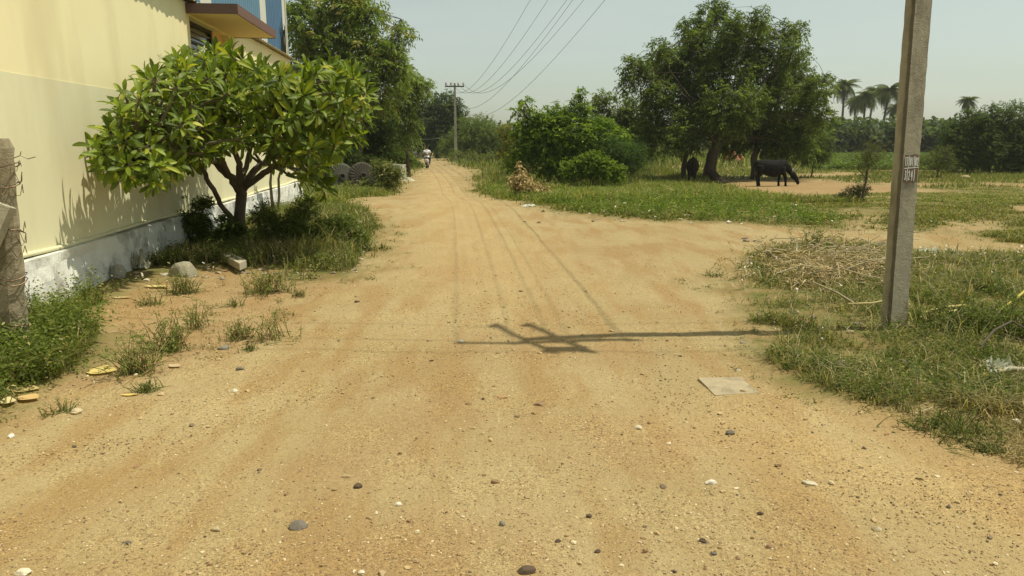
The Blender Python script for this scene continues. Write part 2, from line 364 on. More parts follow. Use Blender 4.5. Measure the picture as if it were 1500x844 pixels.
# ------------------------------------------------------------------ building
P0 = at(180, 400); P0[2] = 0
WD = ray(640, 208); WD[2] = 0; WD = WD / np.linalg.norm(WD); WN = np.cross(WD, [0, 0, 1.]); WN /= np.linalg.norm(WN)
def W(s, o, h): return P0 + WD * s + WN * o + np.array([0, 0, h])
WM = np.stack([WD, WN, [0, 0, 1.]], 1)
def wbox(g, s0, s1, o0, o1, h0, h1, col, bev=0.): g.box(W((s0 + s1) / 2, (o0 + o1) / 2, (h0 + h1) / 2), (s1 - s0, o1 - o0, h1 - h0), col, WM, bev)
def building():
    b = thing('plastered_building', 'cream plastered building with pale lower band, brown sunshade and blue metal cladding', 'building', W(4, -1, 0))
    CR = (.84, .76, .46); LO = (.72, .69, .46)
    g = Geo(); wbox(g, -14, 12.2, -.25, 0, .56, 2.30, LO); g.build('lower_wall', M_WALL, b)
    g = Geo(); wbox(g, -14, 3.55, -.25, -.004, 2.30, 3.90, CR); wbox(g, 5.95, 12.2, -.25, -.004, 2.30, 3.90, CR); wbox(g, 3.55, 5.95, -.25, -.004, 2.30, 2.45, CR); wbox(g, 3.55, 5.95, -.25, -.006, 3.70, 3.90, CR)
    wbox(g, -14, -13.75, -12, -.26, .0, 3.9, CR); wbox(g, 11.95, 12.2, -12, -.26, 0, 3.9, CR); g.build('upper_wall', M_WALL, b)
    g = Geo(); wbox(g, 5.25, 5.95, -.24, -.12, 2.45, 3.70, (.70, .47, .20)); g.build('recess_panel', M_PLAST, b)
    # plinth: limewashed stone course with uneven face
    rs = 60; s = np.linspace(-14, 12.25, rs * 8); hh = np.array([-.15, .12, .28, .42, .52])
    S, Hh = np.meshgrid(s, hh); O = .10 + (fbm(S * 2.2, Hh * 5, 77, 3) - .5) * .10 + .05 * (1 - Hh / .5)
    V = P0 + WD * S.ravel()[:, None] + WN * O.ravel()[:, None] + np.array([0, 0, 1.]) * Hh.ravel()[:, None]
    n = len(s); i = (np.arange(4)[:, None] * n + np.arange(n - 1)[None]).ravel(); g = Geo()
    LM = (.66, .665, .60)
    g.add(V, np.stack([i, i + 1, i + n + 1, i + n], 1), LM)
    top = np.concatenate([V[-n:], P0 + WD * s[:, None] + WN * -.1 + np.array([0, 0, .525])]); j = np.arange(n - 1)
    g.add(top, np.stack([j, j + 1, j + n + 1, j + n], 1), LM); g.build('plinth', M_LIME, b)
    g = Geo()
    pts = [W(q, .015 + .012 * math.sin(q * 3.1), .555 + .012 * math.sin(q * 1.7)) for q in np.linspace(-14, 12.2, 90)]
    g.tube(pts, .024, 8, (.68, .645, .42)); g.build('skirting_band', M_PLAST, b, True)
    # sunshade
    g = Geo(); wbox(g, 3.42, 6.35, -.02, .80, 3.725, 3.865, (.72, .55, .25)); sl = g.build('sunshade', M_PLAST, b)
    g = Geo(); BR = (.17, .105, .085)
    wbox(g, 3.40, 6.37, .80, .825, 3.715, 3.875, BR); wbox(g, 3.395, 3.42, -.0, .80, 3.715, 3.875, BR); wbox(g, 6.35, 6.375, -.0, .80, 3.715, 3.875, BR); wbox(g, 3.42, 6.35, 0, .80, 3.866, 3.876, BR)
    o = g.build('fascia', M_PLAST, sl)
    # window
    w = Geo(); DK = (.045, .045, .035)
    for a, c in ((3.57, 3.63), (5.19, 5.25)): wbox(w, a, c, -.22, -.14, 2.46, 3.69, DK)
    for a, c in ((2.46, 2.52), (3.02, 3.06), (3.34, 3.38), (3.63, 3.69)): wbox(w, 3.63, 5.19, -.22, -.145, a, c, DK)
    wf = w.build('window', M_DARK, b)
    for k, (a, c) in enumerate(((2.53, 3.01), (3.07, 3.33), (3.39, 3.62))):
        g = Geo(); wbox(g, 3.64, 5.18, -.19, -.18, a, c, (.1, .1, .1)); g.build('pane', M_GLASS, wf)
    # lights grey louvre strips
    for a in (3.12, 3.24, 3.44, 3.54):
        g = Geo(); wbox(g, 3.64, 5.18, -.178, -.15, a, a + .022, (.22, .21, .16)); g.build('louvre', M_DARK, wf)
    # corrugated cladding strips standing back on the wall head
    BL = (.11, .22, .32); WH = (.60, .60, .52); BL2 = (.07, .15, .26)
    strips = [(-14, -9, BL), (-9, -8, WH), (-8, -2, BL), (-2, -1, WH), (-1, 4.34, BL), (4.34, 5.12, WH), (5.12, 8.98, BL), (8.98, 9.74, WH), (9.74, 11.75, BL2), (11.75, 12.12, WH)]
    for a, c, col in strips:
        st = .045; ss_ = np.arange(a, c + 1e-6, st); ss_[-1] = c; k = np.arange(len(ss_)) % 4
        off = np.where((k == 1) | (k == 2), .028, 0.) if col is not WH else np.zeros(len(ss_))
        g = Geo(); lo = np.array([W(q, -.06 + r, 3.89) for q, r in zip(ss_, off)]); hi = lo + np.array([0, 0, 3.6]); n = len(ss_); j = np.arange(n - 1)
        g.add(np.concatenate([lo, hi]), np.stack([j, j + 1, j + n + 1, j + n], 1), col); g.build('cladding_sheet', M_METAL, b)
    g = Geo(); wbox(g, 12.12, 12.2, -12, -.03, 3.92, 7.5, WH); wbox(g, -14, 12.2, -12, -.07, 7.5, 7.6, (.35, .36, .36)); g.build('roof', M_METAL, b)
    # overhanging corrugated drip sheet whose edge throws the notched shadow
    ss_ = np.arange(-14, 12.25, .05); k = np.arange(len(ss_)) % 4; hz = np.where((k == 1) | (k == 2), .02, 0.); ln = .13 + .02 * vn(ss_ * 9, ss_ * 0, 3) + np.where((k == 1) | (k == 2), .02, 0.)
    a = np.array([W(q, -.055, 3.925 + z) for q, z in zip(ss_, hz)]); c = np.array([W(q, r, 3.905 + z) for q, z, r in zip(ss_, hz, ln)]); n = len(ss_); j = np.arange(n - 1)
    g = Geo(); g.add(np.concatenate([a, c]), np.stack([j, j + n, j + n + 1, j + 1], 1), (.30, .25, .13)); g.build('drip_sheet', M_METAL, b)
    g = Geo()
    for q in range(5):
        s0 = 11.1 + .13 * q; g.tube([W(s0, .0, 3.92), W(s0 + .02, .01, 4.3 + .1 * q), W(s0 - .05, .0, 4.6 + .15 * (q % 3))], [.02, .014, .005], 5, (.03, .035, .02))
    g.build('creeper_stem', M_BARK, b)
building()

# ------------------------------------------------------------------ electric poles and wires
def pole_body(g, base, top, w0, w1, d0, d1, yaw, col, rows=90, edge=None):
    base = np.array(base, float); top = np.array(top, float); ca, sa = math.cos(yaw), math.sin(yaw)
    U = np.array([ca, sa, 0]); Vv = np.array([-sa, ca, 0]); V = []
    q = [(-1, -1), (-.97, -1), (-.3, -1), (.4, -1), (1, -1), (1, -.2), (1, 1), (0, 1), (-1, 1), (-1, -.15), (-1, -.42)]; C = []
    for k in range(rows):
        t = k / (rows - 1); c = base + (top - base) * t; w = w0 + (w1 - w0) * t; d = d0 + (d1 - d0) * t
        for i, (a, b) in enumerate(q):
            j = 1 + (rng.random() - .5) * (.06 if i in (0, 1, 4, 6, 8) else .012)
            jj = (rng.random() - .5) * .25 if i in (9, 10) else 0
            V.append(c + U * a * w / 2 * j + Vv * (b + jj) * d / 2 * j)
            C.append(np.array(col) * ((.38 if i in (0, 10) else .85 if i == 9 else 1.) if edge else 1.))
    m = len(q); f = [[k * m + i, k * m + (i + 1) % m, k * m + m + (i + 1) % m, k * m + m + i] for k in range(rows - 1) for i in range(m)]
    g.add(V, f, C); g.add(V[-m:], [list(range(m))], col)
    return U, Vv
def insulator(parent, p, s=1.):
    g = Geo(); z = np.array([0, .03, .05, .07, .09, .11, .13]) * s; r = np.array([.02, .02, .045, .025, .04, .025, .02]) * s
    g.tube([np.array(p) + [0, 0, q] for q in z], r, 8, (.22, .09, .05)); return g.build('insulator', M_GLOSS, parent)
NB = G(1308, 487)
HT = 7.0
def near_pole():
    b = NB.copy(); b[2] = -.05; top = b + np.array([-.17, .02, 7.35])
    t = thing('electric_pole', 'tall weathered concrete electric pole with white painted numbers standing in the weeds', 'utility pole', b)
    g = Geo(); yaw = math.radians(-28)
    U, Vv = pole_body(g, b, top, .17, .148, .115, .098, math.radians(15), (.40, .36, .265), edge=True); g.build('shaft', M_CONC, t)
    ax = b + (top - b) * .955
    # pair of channel arms for the line that crosses the road and one arm for the line along it
    D1 = np.array([.45, -.89, 0.]); D1 /= np.linalg.norm(D1)
    for k, off in enumerate((-.15, .15)):
        c = ax + np.array([off - .12, 0, 0]); c[2] = HT - .12
        g = Geo(); Mx = np.stack([D1, np.array([-D1[1], D1[0], 0]), [0, 0, 1.]], 1); g.box(c, (1.15, .045, .06), (.10, .10, .09), Mx); g.build('crossarm', M_DARK, t)
        for q in (-.5, 0.1, .5): insulator(t, c + D1 * q + np.array([0, 0, .045]))
    g = Geo(); g.box((ax[0], ax[1] - .13, HT), (1.5, .055, .055), (.10, .10, .09)); g.build('crossarm', M_DARK, t)
    for q in (-.70, -.25, .25, .70): insulator(t, (ax[0] + q, ax[1] - .13, HT + .04))
    g = Geo(); g.box((ax[0] - .05, ax[1] - .13, HT - .9), (.8, .045, .045), (.10, .10, .09)); g.build('crossarm', M_DARK, t)
    for q in (-.3, .3): insulator(t, (ax[0] + q, ax[1] - .13, HT - .87))
    g = Geo(); g.box(ax + np.array([.0, -.38, -.25]), (.26, .16, .34), (.08, .08, .08), None, .02); g.build('switch_box', M_DARK, t)
    g = Geo(); g.tube([ax + np.array([-.02, -.1, -1.1]), ax + np.array([-.35, -.12, -.05])], .018, 6, (.1, .1, .09)); g.build('brace', M_DARK, t)
    # painted numbers: a brown patch with white brush strokes, on the wide camera-facing side
    nf = -Vv; C = b + (top - b) * ((1.435 + .05) / 7.35)
    wid = .17 - .022 * (1.45 / 7.35); dep = .115 - .017 * (1.45 / 7.35)
    up = nrm(top - b)
    def PT(u, v, e): return C + U * (u * wid / 2) + nf * (dep / 2 + e) + up * v
    g = Geo(); pv = [PT(u, v, .0045) for u, v in ((-.82, -.115), (-.3, -.125), (.3, -.115), (.84, -.12), (.86, .1), (.4, .115), (-.2, .105), (-.84, .11))]
    g.add(pv, [list(range(8))], (.185, .125, .085)); patch = g.build('painted_patch', M_PLAST, t)
    S = {'1': [[(0, 1), (0, 0)]], '7': [[(-.5, 1), (.5, 1), (0, 0)]], '0': [[(0, 1), (.45, .8), (.45, .2), (0, 0), (-.45, .2), (-.45, .8), (0, 1)]],
         '2': [[(-.45, .8), (0, 1), (.45, .75), (-.45, 0), (.5, 0)]], '3': [[(-.4, 1), (.45, .95), (0, .55), (.45, .3), (.1, 0), (-.45, .1)]],
         '4': [[(.1, 1), (-.5, .35), (.5, .4)], [(.25, .8), (.2, -.1)]], '/': [[(0, 1.15), (0, -.15)]]}
    g = Geo()
    def stroke(P, e=.0065):
        for (u0, v0), (u1, v1) in zip(P, P[1:]):
            a = PT(u0, v0, e); c = PT(u1, v1, e); d = nrm(c - a); s = np.cross(d, nf) * .0042
            a = a - d * .003; c = c + d * .003
            g.add([a - s, a + s, c + s * .8, c - s * .8], [[0, 1, 2, 3]], (.78, .78, .72))
    def word(items, v0, h):
        for ch, u, w in items:
            for P in S[ch]: stroke([(u + x * w, v0 + y * h) for x, y in P])
    word((('1', -.74, .1), ('7', -.55, .11), ('/', -.34, 0), ('0', -.14, .13), ('1', .1, .1), ('/', .32, 0), ('0', .5, .11), ('2', .72, .11)), .02, .068)
    stroke([(-.82, -.002), (.84, .006)])
    word((('3', -.68, .13), ('/', -.44, 0), ('2', -.2, .14), ('4', .12, .16), ('/', .42, 0)), -.095, .072)
    g.build('white_lettering', M_PLAST, patch)
    return t, ax
NP, AX = near_pole()
FB = G(668, 236)
def far_pole():
    b = FB.copy(); t = thing('distant_electric_pole', 'distant slim concrete electric pole with crossarm beside the road end', 'utility pole', b)
    top = atY(666, 122, b[1]); g = Geo(); pole_body(g, b - [0, 0, .2], top, .34, .2, .3, .2, .1, (.36, .34, .26), 12); g.build('shaft', M_CONC, t)
    g = Geo(); g.box(top + [0, -.15, -.35], (2.1, .12, .14), (.10, .10, .09)); g.build('crossarm', M_DARK, t)
    for q in (-.95, -.4, .4, .95): insulator(t, top + [q, -.15, -.28], 2.6)
    return t, top
FP, FT = far_pole()
def wire(name, A, B, sag, label, r=.008, group=None, n=60, asym=0):
    A = np.array(A, float); B = np.array(B, float); t = np.linspace(0, 1, n)[:, None] ** 1.25
    P = A + (B - A) * t; P[:, 2] -= (4 * sag * t * (1 - t))[:, 0]
    rr = np.clip(P[:, 1] * .00022, r * .6, .022)
    g = Geo(); g.tube(P, rr, 5, (.10, .10, .09)); o = g.build(name, M_WIRE)
    return tag(o, label, 'wire', group)
offs = (-.72, -.25, .25, .70); nam = ('leftmost', 'second from the left', 'third from the left', 'fourth from the left')
for q, k in zip(offs, nam):
    wire('power_wire', (AX[0] + q, AX[1] - .13, HT + .17), (FT[0] + q * 1.3, FT[1] - .15, FT[2] - .25 + .3), 2.75, 'sagging electric wire along the road, %s of the upper four' % k, group='overhead wires along the road')
for q, k, sg, dz in ((-.3, 'left', 2.7, -1.25), (.3, 'right', 2.85, -1.9)):
    wire('power_wire', (AX[0] + q, AX[1] - .13, HT - .74), (FT[0] + q, FT[1] - .15, FT[2] + dz), sg, 'sagging electric wire along the road, %s one of the lower pair' % k, group='overhead wires along the road')
D1 = np.array([.45, -.89, 0.]); D1 /= np.linalg.norm(D1)
for i, q in enumerate((-.5, .1, .5)):
    a = np.array([AX[0] - .12, AX[1], HT]) + D1 * q
    wire('crossing_wire', a + [.15, 0, .1], (AX[0] + 40, AX[1] - 1 + q * 1.4 * -1, 7.0), 1.1, 'service wire leading right from the near pole, %s insulator' % ('nearest', 'middle', 'farthest')[i], r=.009, n=30)
    wire('crossing_wire', a + [-.15, 0, .1], (W(-2.6 - q, -3, 0)[0], W(-2.6 - q, 0, 0)[1], 7.6), .35, 'service wire leading left over the road, from the %s insulator' % ('nearest', 'middle', 'farthest')[i], r=.009, n=20)
g = Geo(); A_ = FT + np.array([0, 0, -3.6]); B_ = atY(585, 204, 92)
g = Geo(); t_ = np.linspace(0, 1, 20)[:, None]; P_ = atY(664, 197, 83.5) + (B_ - atY(664, 197, 83.5)) * t_; P_[:, 2] -= (1.2 * t_ * (1 - t_))[:, 0]
g.tube(P_, .02, 4, (.2, .2, .18)); tag(g.build('thin_wire', M_WIRE), 'thin low wire running left from the distant pole across dark trees', 'wire')

# ------------------------------------------------------------------ foliage machinery
def sprays(g, C, D, L, K, ll, lw, droop, col, var=.25, tipcol=None, tipf=0.):
    N = len(C); C = np.asarray(C); D = nrm(np.asarray(D)); L = np.broadcast_to(L, (N,))
    t = (np.arange(K) + .6) / K
    dn = np.array([0, 0, -1.])
    pos = C[:, None] + D[:, None] * (L[:, None] * t)[..., None] + dn * (droop * L[:, None] * t ** 2)[..., None]
    sd_ = nrm(np.cross(D, nrm(rng.normal(size=(N, 3)) * .5 + [0, 0, 1])))
    sg = np.where(np.arange(K) % 2 == 0, 1., -1.)
    ld = D[:, None] * .55 + sd_[:, None] * sg[None, :, None] + dn * droop * .8 + rng.normal(size=(N, K, 3)) * .38
    ld = nrm(ld); wd = nrm(np.cross(ld, rng.normal(size=(N, K, 3)) * .55 + [0, 0, 1]))
    l_ = ll * (.7 + .6 * rng.random((N, K)))[..., None]; w_ = lw * (.7 + .6 * rng.random((N, K)))[..., None]
    a = pos; b = pos + ld * l_ * .45 + wd * w_ * .5; d = pos + ld * l_ * .45 - wd * w_ * .5; e = pos + ld * l_ + dn * l_ * .2
    V = np.stack([a, b, e, d], 2).reshape(-1, 3); f = np.arange(N * K * 4).reshape(-1, 4)
    col = np.asarray(col, float); col = np.tile(col, (N, 1)) if col.ndim == 1 else col
    cc = col[:, None] * (1 + var * (rng.random((N, K, 1)) * 2 - 1)) * (1 + var * .6 * (rng.random((N, 1, 1)) * 2 - 1))
    if tipcol is not None:
        m = (rng.random((N, 1, 1)) < tipf); cc = np.where(m, np.asarray(tipcol) * (1 + var * (rng.random((N, K, 1)) * 2 - 1)), cc)
    g.add(V, f, np.repeat(cc.reshape(-1, 3), 4, 0))
def blobpts(blobs, n, gap=.0, fill=.5, flat=1.):
    w = np.array([b[3] ** 2 for b in blobs]); cnt = np.maximum(3, (n * w / w.sum()).astype(int)); P = []; D = []
    for (x, y, z, r), k in zip(blobs, cnt):
        d = nrm(rng.normal(size=(k * 2, 3))); rr = rng.random(k * 2) ** fill
        lump = .60 + .55 * vn(d[:, 0] * 2.3 + x * 1.7, d[:, 2] * 2.3 + d[:, 1] * 1.9 + z, 5)
        p = np.array([x, y, z]) + d * (rr * lump * r)[:, None] * [1, 1, flat]
        keep = fbm(p[:, 0] * 1.6 / max(r, .5) + 3, p[:, 2] * 1.6 / max(r, .5) + p[:, 1] / max(r, .5), 21, 2) > gap
        p = p[keep][:k]; d = d[keep][:k]; P.append(p); D.append(d)
    return np.concatenate(P), np.concatenate(D), cnt
def pxblobs(L, y): # (px, py, radius px[, dy])
    o = []
    for b in L:
        yy = y + (b[3] if len(b) > 3 else 0); p = atY(b[0], b[1], yy); o.append((p[0], p[1], p[2], b[2] * yy / F))
    return o
def curve(a, b, n=6, sagup=.1, wob=.05):
    a = np.array(a, float); b = np.array(b, float); t = np.linspace(0, 1, n)[:, None]; L = np.linalg.norm(b - a)
    P = a + (b - a) * t; P[:, 2] += (sagup * L * 4 * t * (1 - t))[:, 0] * .5
    P[1:-1] += rng.normal(size=(n - 2, 3)) * wob * L; return P
BK = (.10, .075, .05)
def tree(name, label, cat, px_base, y, blobs, n, spray, trunk_r, colour, gap=.0, fork=.35, group=None, tipcol=None, tipf=.0, fill=.45, twigs=10, bark=BK, lean=0., base=None, extra_trunks=(), crownname='crown', var=.3, up=.35, depthvar=0.):
    B = pxblobs([(b[0], b[1], b[2], rng.uniform(-depthvar, depthvar)) for b in blobs] if depthvar else blobs, y)
    bp = np.array(base if base is not None else [atY(px_base, 240, y)[0], y, 0.]); bp[2] = gzv(bp)
    t = thing(name, label, cat, bp, group)
    P, D, cnt = blobpts(B, n, gap, fill)
    P[:, 2] = np.maximum(P[:, 2], gzv(bp) + .12)
    g = Geo(); D = D + [0, 0, up] + rng.normal(size=D.shape) * .5
    sprays(g, P, D, spray[0] * (.7 + .6 * rng.random(len(P))), spray[1], spray[2], spray[3], spray[4], colour, var, tipcol, tipf)
    g.build(crownname, M_LEAF, t)
    cz = np.mean([b[2] for b in B]); top = bp + (np.array([np.average([b[0] for b in B], weights=[b[3] for b in B]), np.average([b[1] for b in B]), cz]) - bp) * fork
    top[0] += lean
    g = Geo(); tr = curve(bp - [0, 0, .15], top, 7, 0, .02); g.tube(tr, np.linspace(trunk_r * 1.15, trunk_r * .8, 7), 9, bark)
    g.build('trunk', M_BARK, t, True)
    for q in extra_trunks: g = Geo(); g.tube(curve(np.append(q[:2], gzv(q) - .1), np.array(q[2:5]), 6, 0, .02), np.linspace(q[5], q[5] * .6, 6), 7, bark); g.build('trunk', M_BARK, t, True)
    g = Geo(); k0 = 0
    for b, k in zip(B, cnt):
        c = np.array(b[:3]); L = np.linalg.norm(c - top); r = min(trunk_r * .6, .03 + b[3] * .035)
        g.tube(curve(top, c, 6, .12, .04), np.linspace(r, r * .35, 6), 6, bark)
        idx = rng.integers(0, len(P), 80); near = sorted(idx, key=lambda i: np.linalg.norm(P[i] - c))[:twigs]
        for i in near: g.tube(curve(c, P[i], 4, .05, .05), np.linspace(r * .4, r * .1, 4), 4, bark, False)
    g.build('limbs', M_BARK, t, True)
    return t

GR1 = (.075, .105, .022); GR2 = (.115, .165, .025); GR3 = (.05, .078, .020); GRO = (.095, .11, .035)
# spray = (length, leaflets, leaf length, leaf width, droop)
tree('feathery_tree', 'tall tree with drooping feathery leaves and reddish tip, rising behind the frangipani', 'tree', 530, 40,
     [(455, 30, 32), (500, 18, 40), (540, 25, 26), (480, 70, 42), (525, 75, 38), (560, 90, 32), (586, 50, 15), (588, 28, 9), (582, 75, 16), (590, 105, 14), (575, 115, 20), (450, 90, 24), (445, 55, 20), (500, 120, 42), (545, 135, 34), (520, 160, 40), (470, 130, 30), (440, 10, 20), (505, -10, 30)], 2500,
     (.7, 14, .27, .08, .5), .2, (.20, .26, .06), gap=.40, tipcol=(.30, .27, .09), tipf=.13, fork=.3, up=.5)
g_ = Geo(); 
tree('slender_pale_tree', 'slender pale green drooping tree between the feathery tree and the dark far trees', 'tree', 598, 44,
     [(600, 120, 17), (615, 130, 13), (590, 145, 20), (570, 165, 22), (598, 175, 15), (575, 200, 20), (600, 200, 13), (622, 122, 8)], 1100,
     (.5, 12, .20, .055, .8), .12, (.20, .26, .075), gap=.32, up=.5)
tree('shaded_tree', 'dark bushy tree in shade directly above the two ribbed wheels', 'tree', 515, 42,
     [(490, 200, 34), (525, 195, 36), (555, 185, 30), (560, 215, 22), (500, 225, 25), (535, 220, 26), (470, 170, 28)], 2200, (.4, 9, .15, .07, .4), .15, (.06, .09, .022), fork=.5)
tree('dense_dark_tree', 'dense dark tree left of the distant pole, over the road end', 'tree', 640, 100,
     [(632, 160, 22), (655, 155, 20), (615, 175, 22), (645, 180, 28), (670, 175, 16), (668, 155, 10), (625, 200, 22), (655, 200, 25), (680, 195, 12), (610, 155, 10)], 2600, (.8, 9, .32, .16, .4), .3, (.07, .10, .026), gap=.2)
tree('thorn_thicket', 'wide feathery thorn tree thicket right of the distant pole', 'tree', 705, 88,
     [(690, 188, 18), (712, 190, 20), (732, 200, 18), (700, 210, 26), (728, 222, 22), (675, 205, 18), (745, 225, 16), (655, 215, 12), (680, 225, 14), (705, 232, 14)], 3000, (.8, 12, .17, .07, .2), .16, (.145, .19, .05), gap=.22, fork=.4, up=.1)
tree('road_verge_bush', 'low olive bush on the verge just right of the distant pole foot', 'bush', 690, 72,
     [(690, 232, 10), (715, 236, 14), (735, 240, 14), (668, 226, 7)], 700, (.5, 9, .16, .07, .2), .06, (.15, .17, .05), fork=.4)
tree('yellow_flowering_bush', 'small yellowish flowering bush at the edge of the bright green bush', 'bush', 744, 45,
     [(742, 190, 8), (746, 205, 9), (742, 225, 10)], 260, (.35, 8, .12, .06, .3), .05, (.13, .14, .03), tipcol=(.42, .34, .05), tipf=.2, fork=.4)
tree('bright_green_bush', 'large bright green leafy bush right of the road behind the dry brushwood', 'bush', 820, 36,
     [(772, 212, 24), (778, 180, 18), (800, 195, 30), (815, 175, 20), (840, 195, 36), (850, 162, 15), (880, 200, 26), (762, 160, 8), (850, 138, 7), (764, 235, 20), (800, 235, 30), (845, 235, 28), (880, 225, 24), (770, 150, 5), (905, 205, 16)], 3600,
     (.45, 9, .15, .075, .35), .12, (.115, .18, .024), gap=.3, tipcol=(.24, .32, .035), tipf=.32, fork=.3, fill=.35)
tree('lime_green_bush', 'low lime green bush in front of the bright green bush', 'bush', 870, 33,
     [(835, 250, 13), (858, 242, 16), (882, 246, 17), (905, 254, 10), (870, 232, 10)], 900, (.3, 8, .12, .07, .3), .05, (.15, .215, .025), fork=.4, fill=.4)
tree('feathery_thorn_bush', 'feathery fine-leaved thorn bush leaning right beside the lime green bush', 'bush', 900, 35,
     [(895, 222, 20), (920, 232, 18), (905, 245, 16), (938, 240, 10), (935, 222, 8)], 1300, (.5, 14, .075, .03, .15), .06, (.07, .115, .03), gap=.15, fork=.4, up=0.)
tree('olive_backdrop_tree', 'olive green tree behind the bright bush, left of the big spreading tree', 'tree', 900, 52,
     [(885, 150, 16), (905, 160, 22), (930, 165, 22), (875, 175, 20), (915, 190, 26), (945, 190, 22), (950, 215, 20), (925, 215, 18)], 1800, (.5, 9, .18, .085, .4), .15, (.13, .17, .038), gap=.3)
BT = G(1036, 262); BT = np.array([atY(1036, 250, 42)[0], 42, 0])
tree('spreading_tree', 'big spreading shade tree with leaning trunk over the grazing cow', 'tree', 1036, 42,
     [(1045, 18, 20), (1015, 45, 24), (1060, 45, 30), (1030, 70, 30), (1112, 30, 15), (1105, 60, 28), (1150, 50, 17), (1172, 45, 10), (1160, 78, 20), (965, 75, 16), (975, 100, 24), (935, 105, 20), (918, 95, 9), (920, 125, 10), (1000, 100, 34),
      (1060, 105, 42), (1115, 105, 38), (1165, 115, 28), (1198, 130, 18), (1212, 120, 9), (960, 140, 28), (1010, 150, 40), (1075, 155, 45), (1135, 150, 38), (1185, 155, 24), (1205, 175, 15), (960, 185, 26), (1010, 190, 34), (1070, 195, 36), (1125, 195, 34), (1175, 195, 26), (985, 215, 16), (1145, 215, 22), (1180, 215, 16), (1205, 200, 12), (945, 215, 14)],
     12500, (.45, 9, .17, .075, .4), .33, (.105, .145, .032), gap=.31, fork=.42, depthvar=2.4, tipcol=(.20, .25, .05), tipf=.182, base=BT, lean=.0, fill=.42,
     extra_trunks=[(*atY(1104, 250, 43)[:2], *atY(1108, 180, 43), .22), (*atY(1002, 250, 42.5)[:2], *atY(1006, 180, 42.5), .16)])
tree('roadside_bush', 'rounded green bush at the right foot of the spreading tree', 'bush', 1190, 44, [(1195, 222, 13), (1180, 228, 10), (1208, 228, 9)], 500, (.35, 8, .12, .06, .2), .05, (.085, .105, .03), fork=.4)
tree('right_edge_thicket', 'huge dark green bush mass at the right edge behind the field', 'bush', 1445, 50,
     [(1400, 195, 17), (1425, 178, 20), (1455, 175, 24), (1490, 178, 26), (1525, 185, 30), (1400, 225, 22), (1440, 215, 34), (1485, 215, 36), (1530, 220, 34), (1465, 235, 24), (1415, 240, 16), (1500, 240, 20), (1390, 210, 10)], 5200, (.5, 10, .15, .065, .3), .14, (.08, .115, .03), gap=.25, fork=.3)
tree('weedy_shrub', 'thin weedy shrub between the painted pole and the right thicket', 'bush', 1375, 44, [(1370, 232, 12), (1385, 226, 10), (1352, 238, 9), (1378, 240, 10), (1392, 240, 8)], 420, (.4, 8, .10, .04, .1), .04, (.10, .115, .04), fork=.4)
for (px, py, r, yy, lab) in ((1235, 200, 10, 120, 'small round far tree under the leftmost palm'), (1320, 196, 10, 120, 'small dark far tree just left of the painted pole'), (1168, 192, 9, 110, 'small far tree showing behind the spreading tree')):
    tree('far_tree', lab, 'tree', px, yy, [(px, py, r), (px + r, py + 3, r * .8), (px - r, py + 4, r * .7)], 500, (.9, 8, .4, .2, .3), .2, (.055, .08, .028), fork=.4)

# sapling in the field
def sapling():
    b = G(1262, 298); t = thing('thin_sapling', 'thin leaning sapling with wispy crown in the field left of the painted pole', 'tree', b)
    y = b[1]; top = atY(1282, 205, y); g = Geo(); g.tube(curve(b - [0, 0, .05], atY(1272, 240, y), 6, 0, .02), np.linspace(.035, .02, 6), 6, BK); tips = []
    for q in range(16):
        a = atY(1267 + q * .5, 262 - q * 2.2, y); e = atY(1272 + rng.normal() * 15, 222 + rng.normal() * 12, y + rng.normal() * .3)
        g.tube(curve(a, e, 5, .05, .05), np.linspace(.014, .004, 5), 4, BK, False); tips += [e, (a + e) / 2, a * .3 + e * .7]
    g.build('trunk', M_BARK, t); g = Geo(); tips = np.array(tips); C = tips[rng.integers(0, len(tips), 420)] + rng.normal(size=(420, 3)) * .16
    sprays(g, C, rng.normal(size=(420, 3)) + [0, 0, .6], .16, 7, .05, .02, .2, (.10, .11, .04), .3); g.build('crown', M_LEAF, t)
sapling()
tree('sapling_foot_shrub', 'dark low shrub at the foot of the thin sapling', 'bush', 1243, 21.5, [(1240, 288, 10), (1255, 284, 12), (1262, 278, 9), (1228, 293, 7)], 420, (.16, 8, .05, .022, .2), .02, (.06, .07, .03), fork=.4)

# ------------------------------------------------------------------ palms
def frond_mesh():
    g = Geo(); L = 2.6; n = 14; t = np.linspace(0, 1, n); P = np.stack([L * (t * .95 - .12 * t ** 3), 0 * t, L * (.35 * t - .95 * t ** 2.2)], 1)
    g.tube(P, np.linspace(.05, .012, n), 4, (.12, .13, .04), False)
    T = nrm(np.gradient(P, axis=0))
    for k in range(30):
        q = (k + 1.5) / 31; i = q * (n - 1); p = np.array([np.interp(i, np.arange(n), P[:, c]) for c in range(3)]); tt = np.array([np.interp(i, np.arange(n), T[:, c]) for c in range(3)])
        ll = .95 * math.sin(math.pi * min(.97, q * .85 + .12)) + .15
        for s_ in (-1, 1):
            d = nrm(tt * .55 + np.array([0, s_ * .8, 0]) + np.array([0, 0, -.55 - .3 * rng.random()])); w = tt * .05
            e = p + d * ll; g.add([p - w, p + w, e + w * .2, e - w * .2], [[0, 1, 2, 3]], (.08 + .04 * rng.random(), .105 + .04 * rng.random(), .035))
    return g
FR = [frond_mesh() for _ in range(3)]; FRO = None
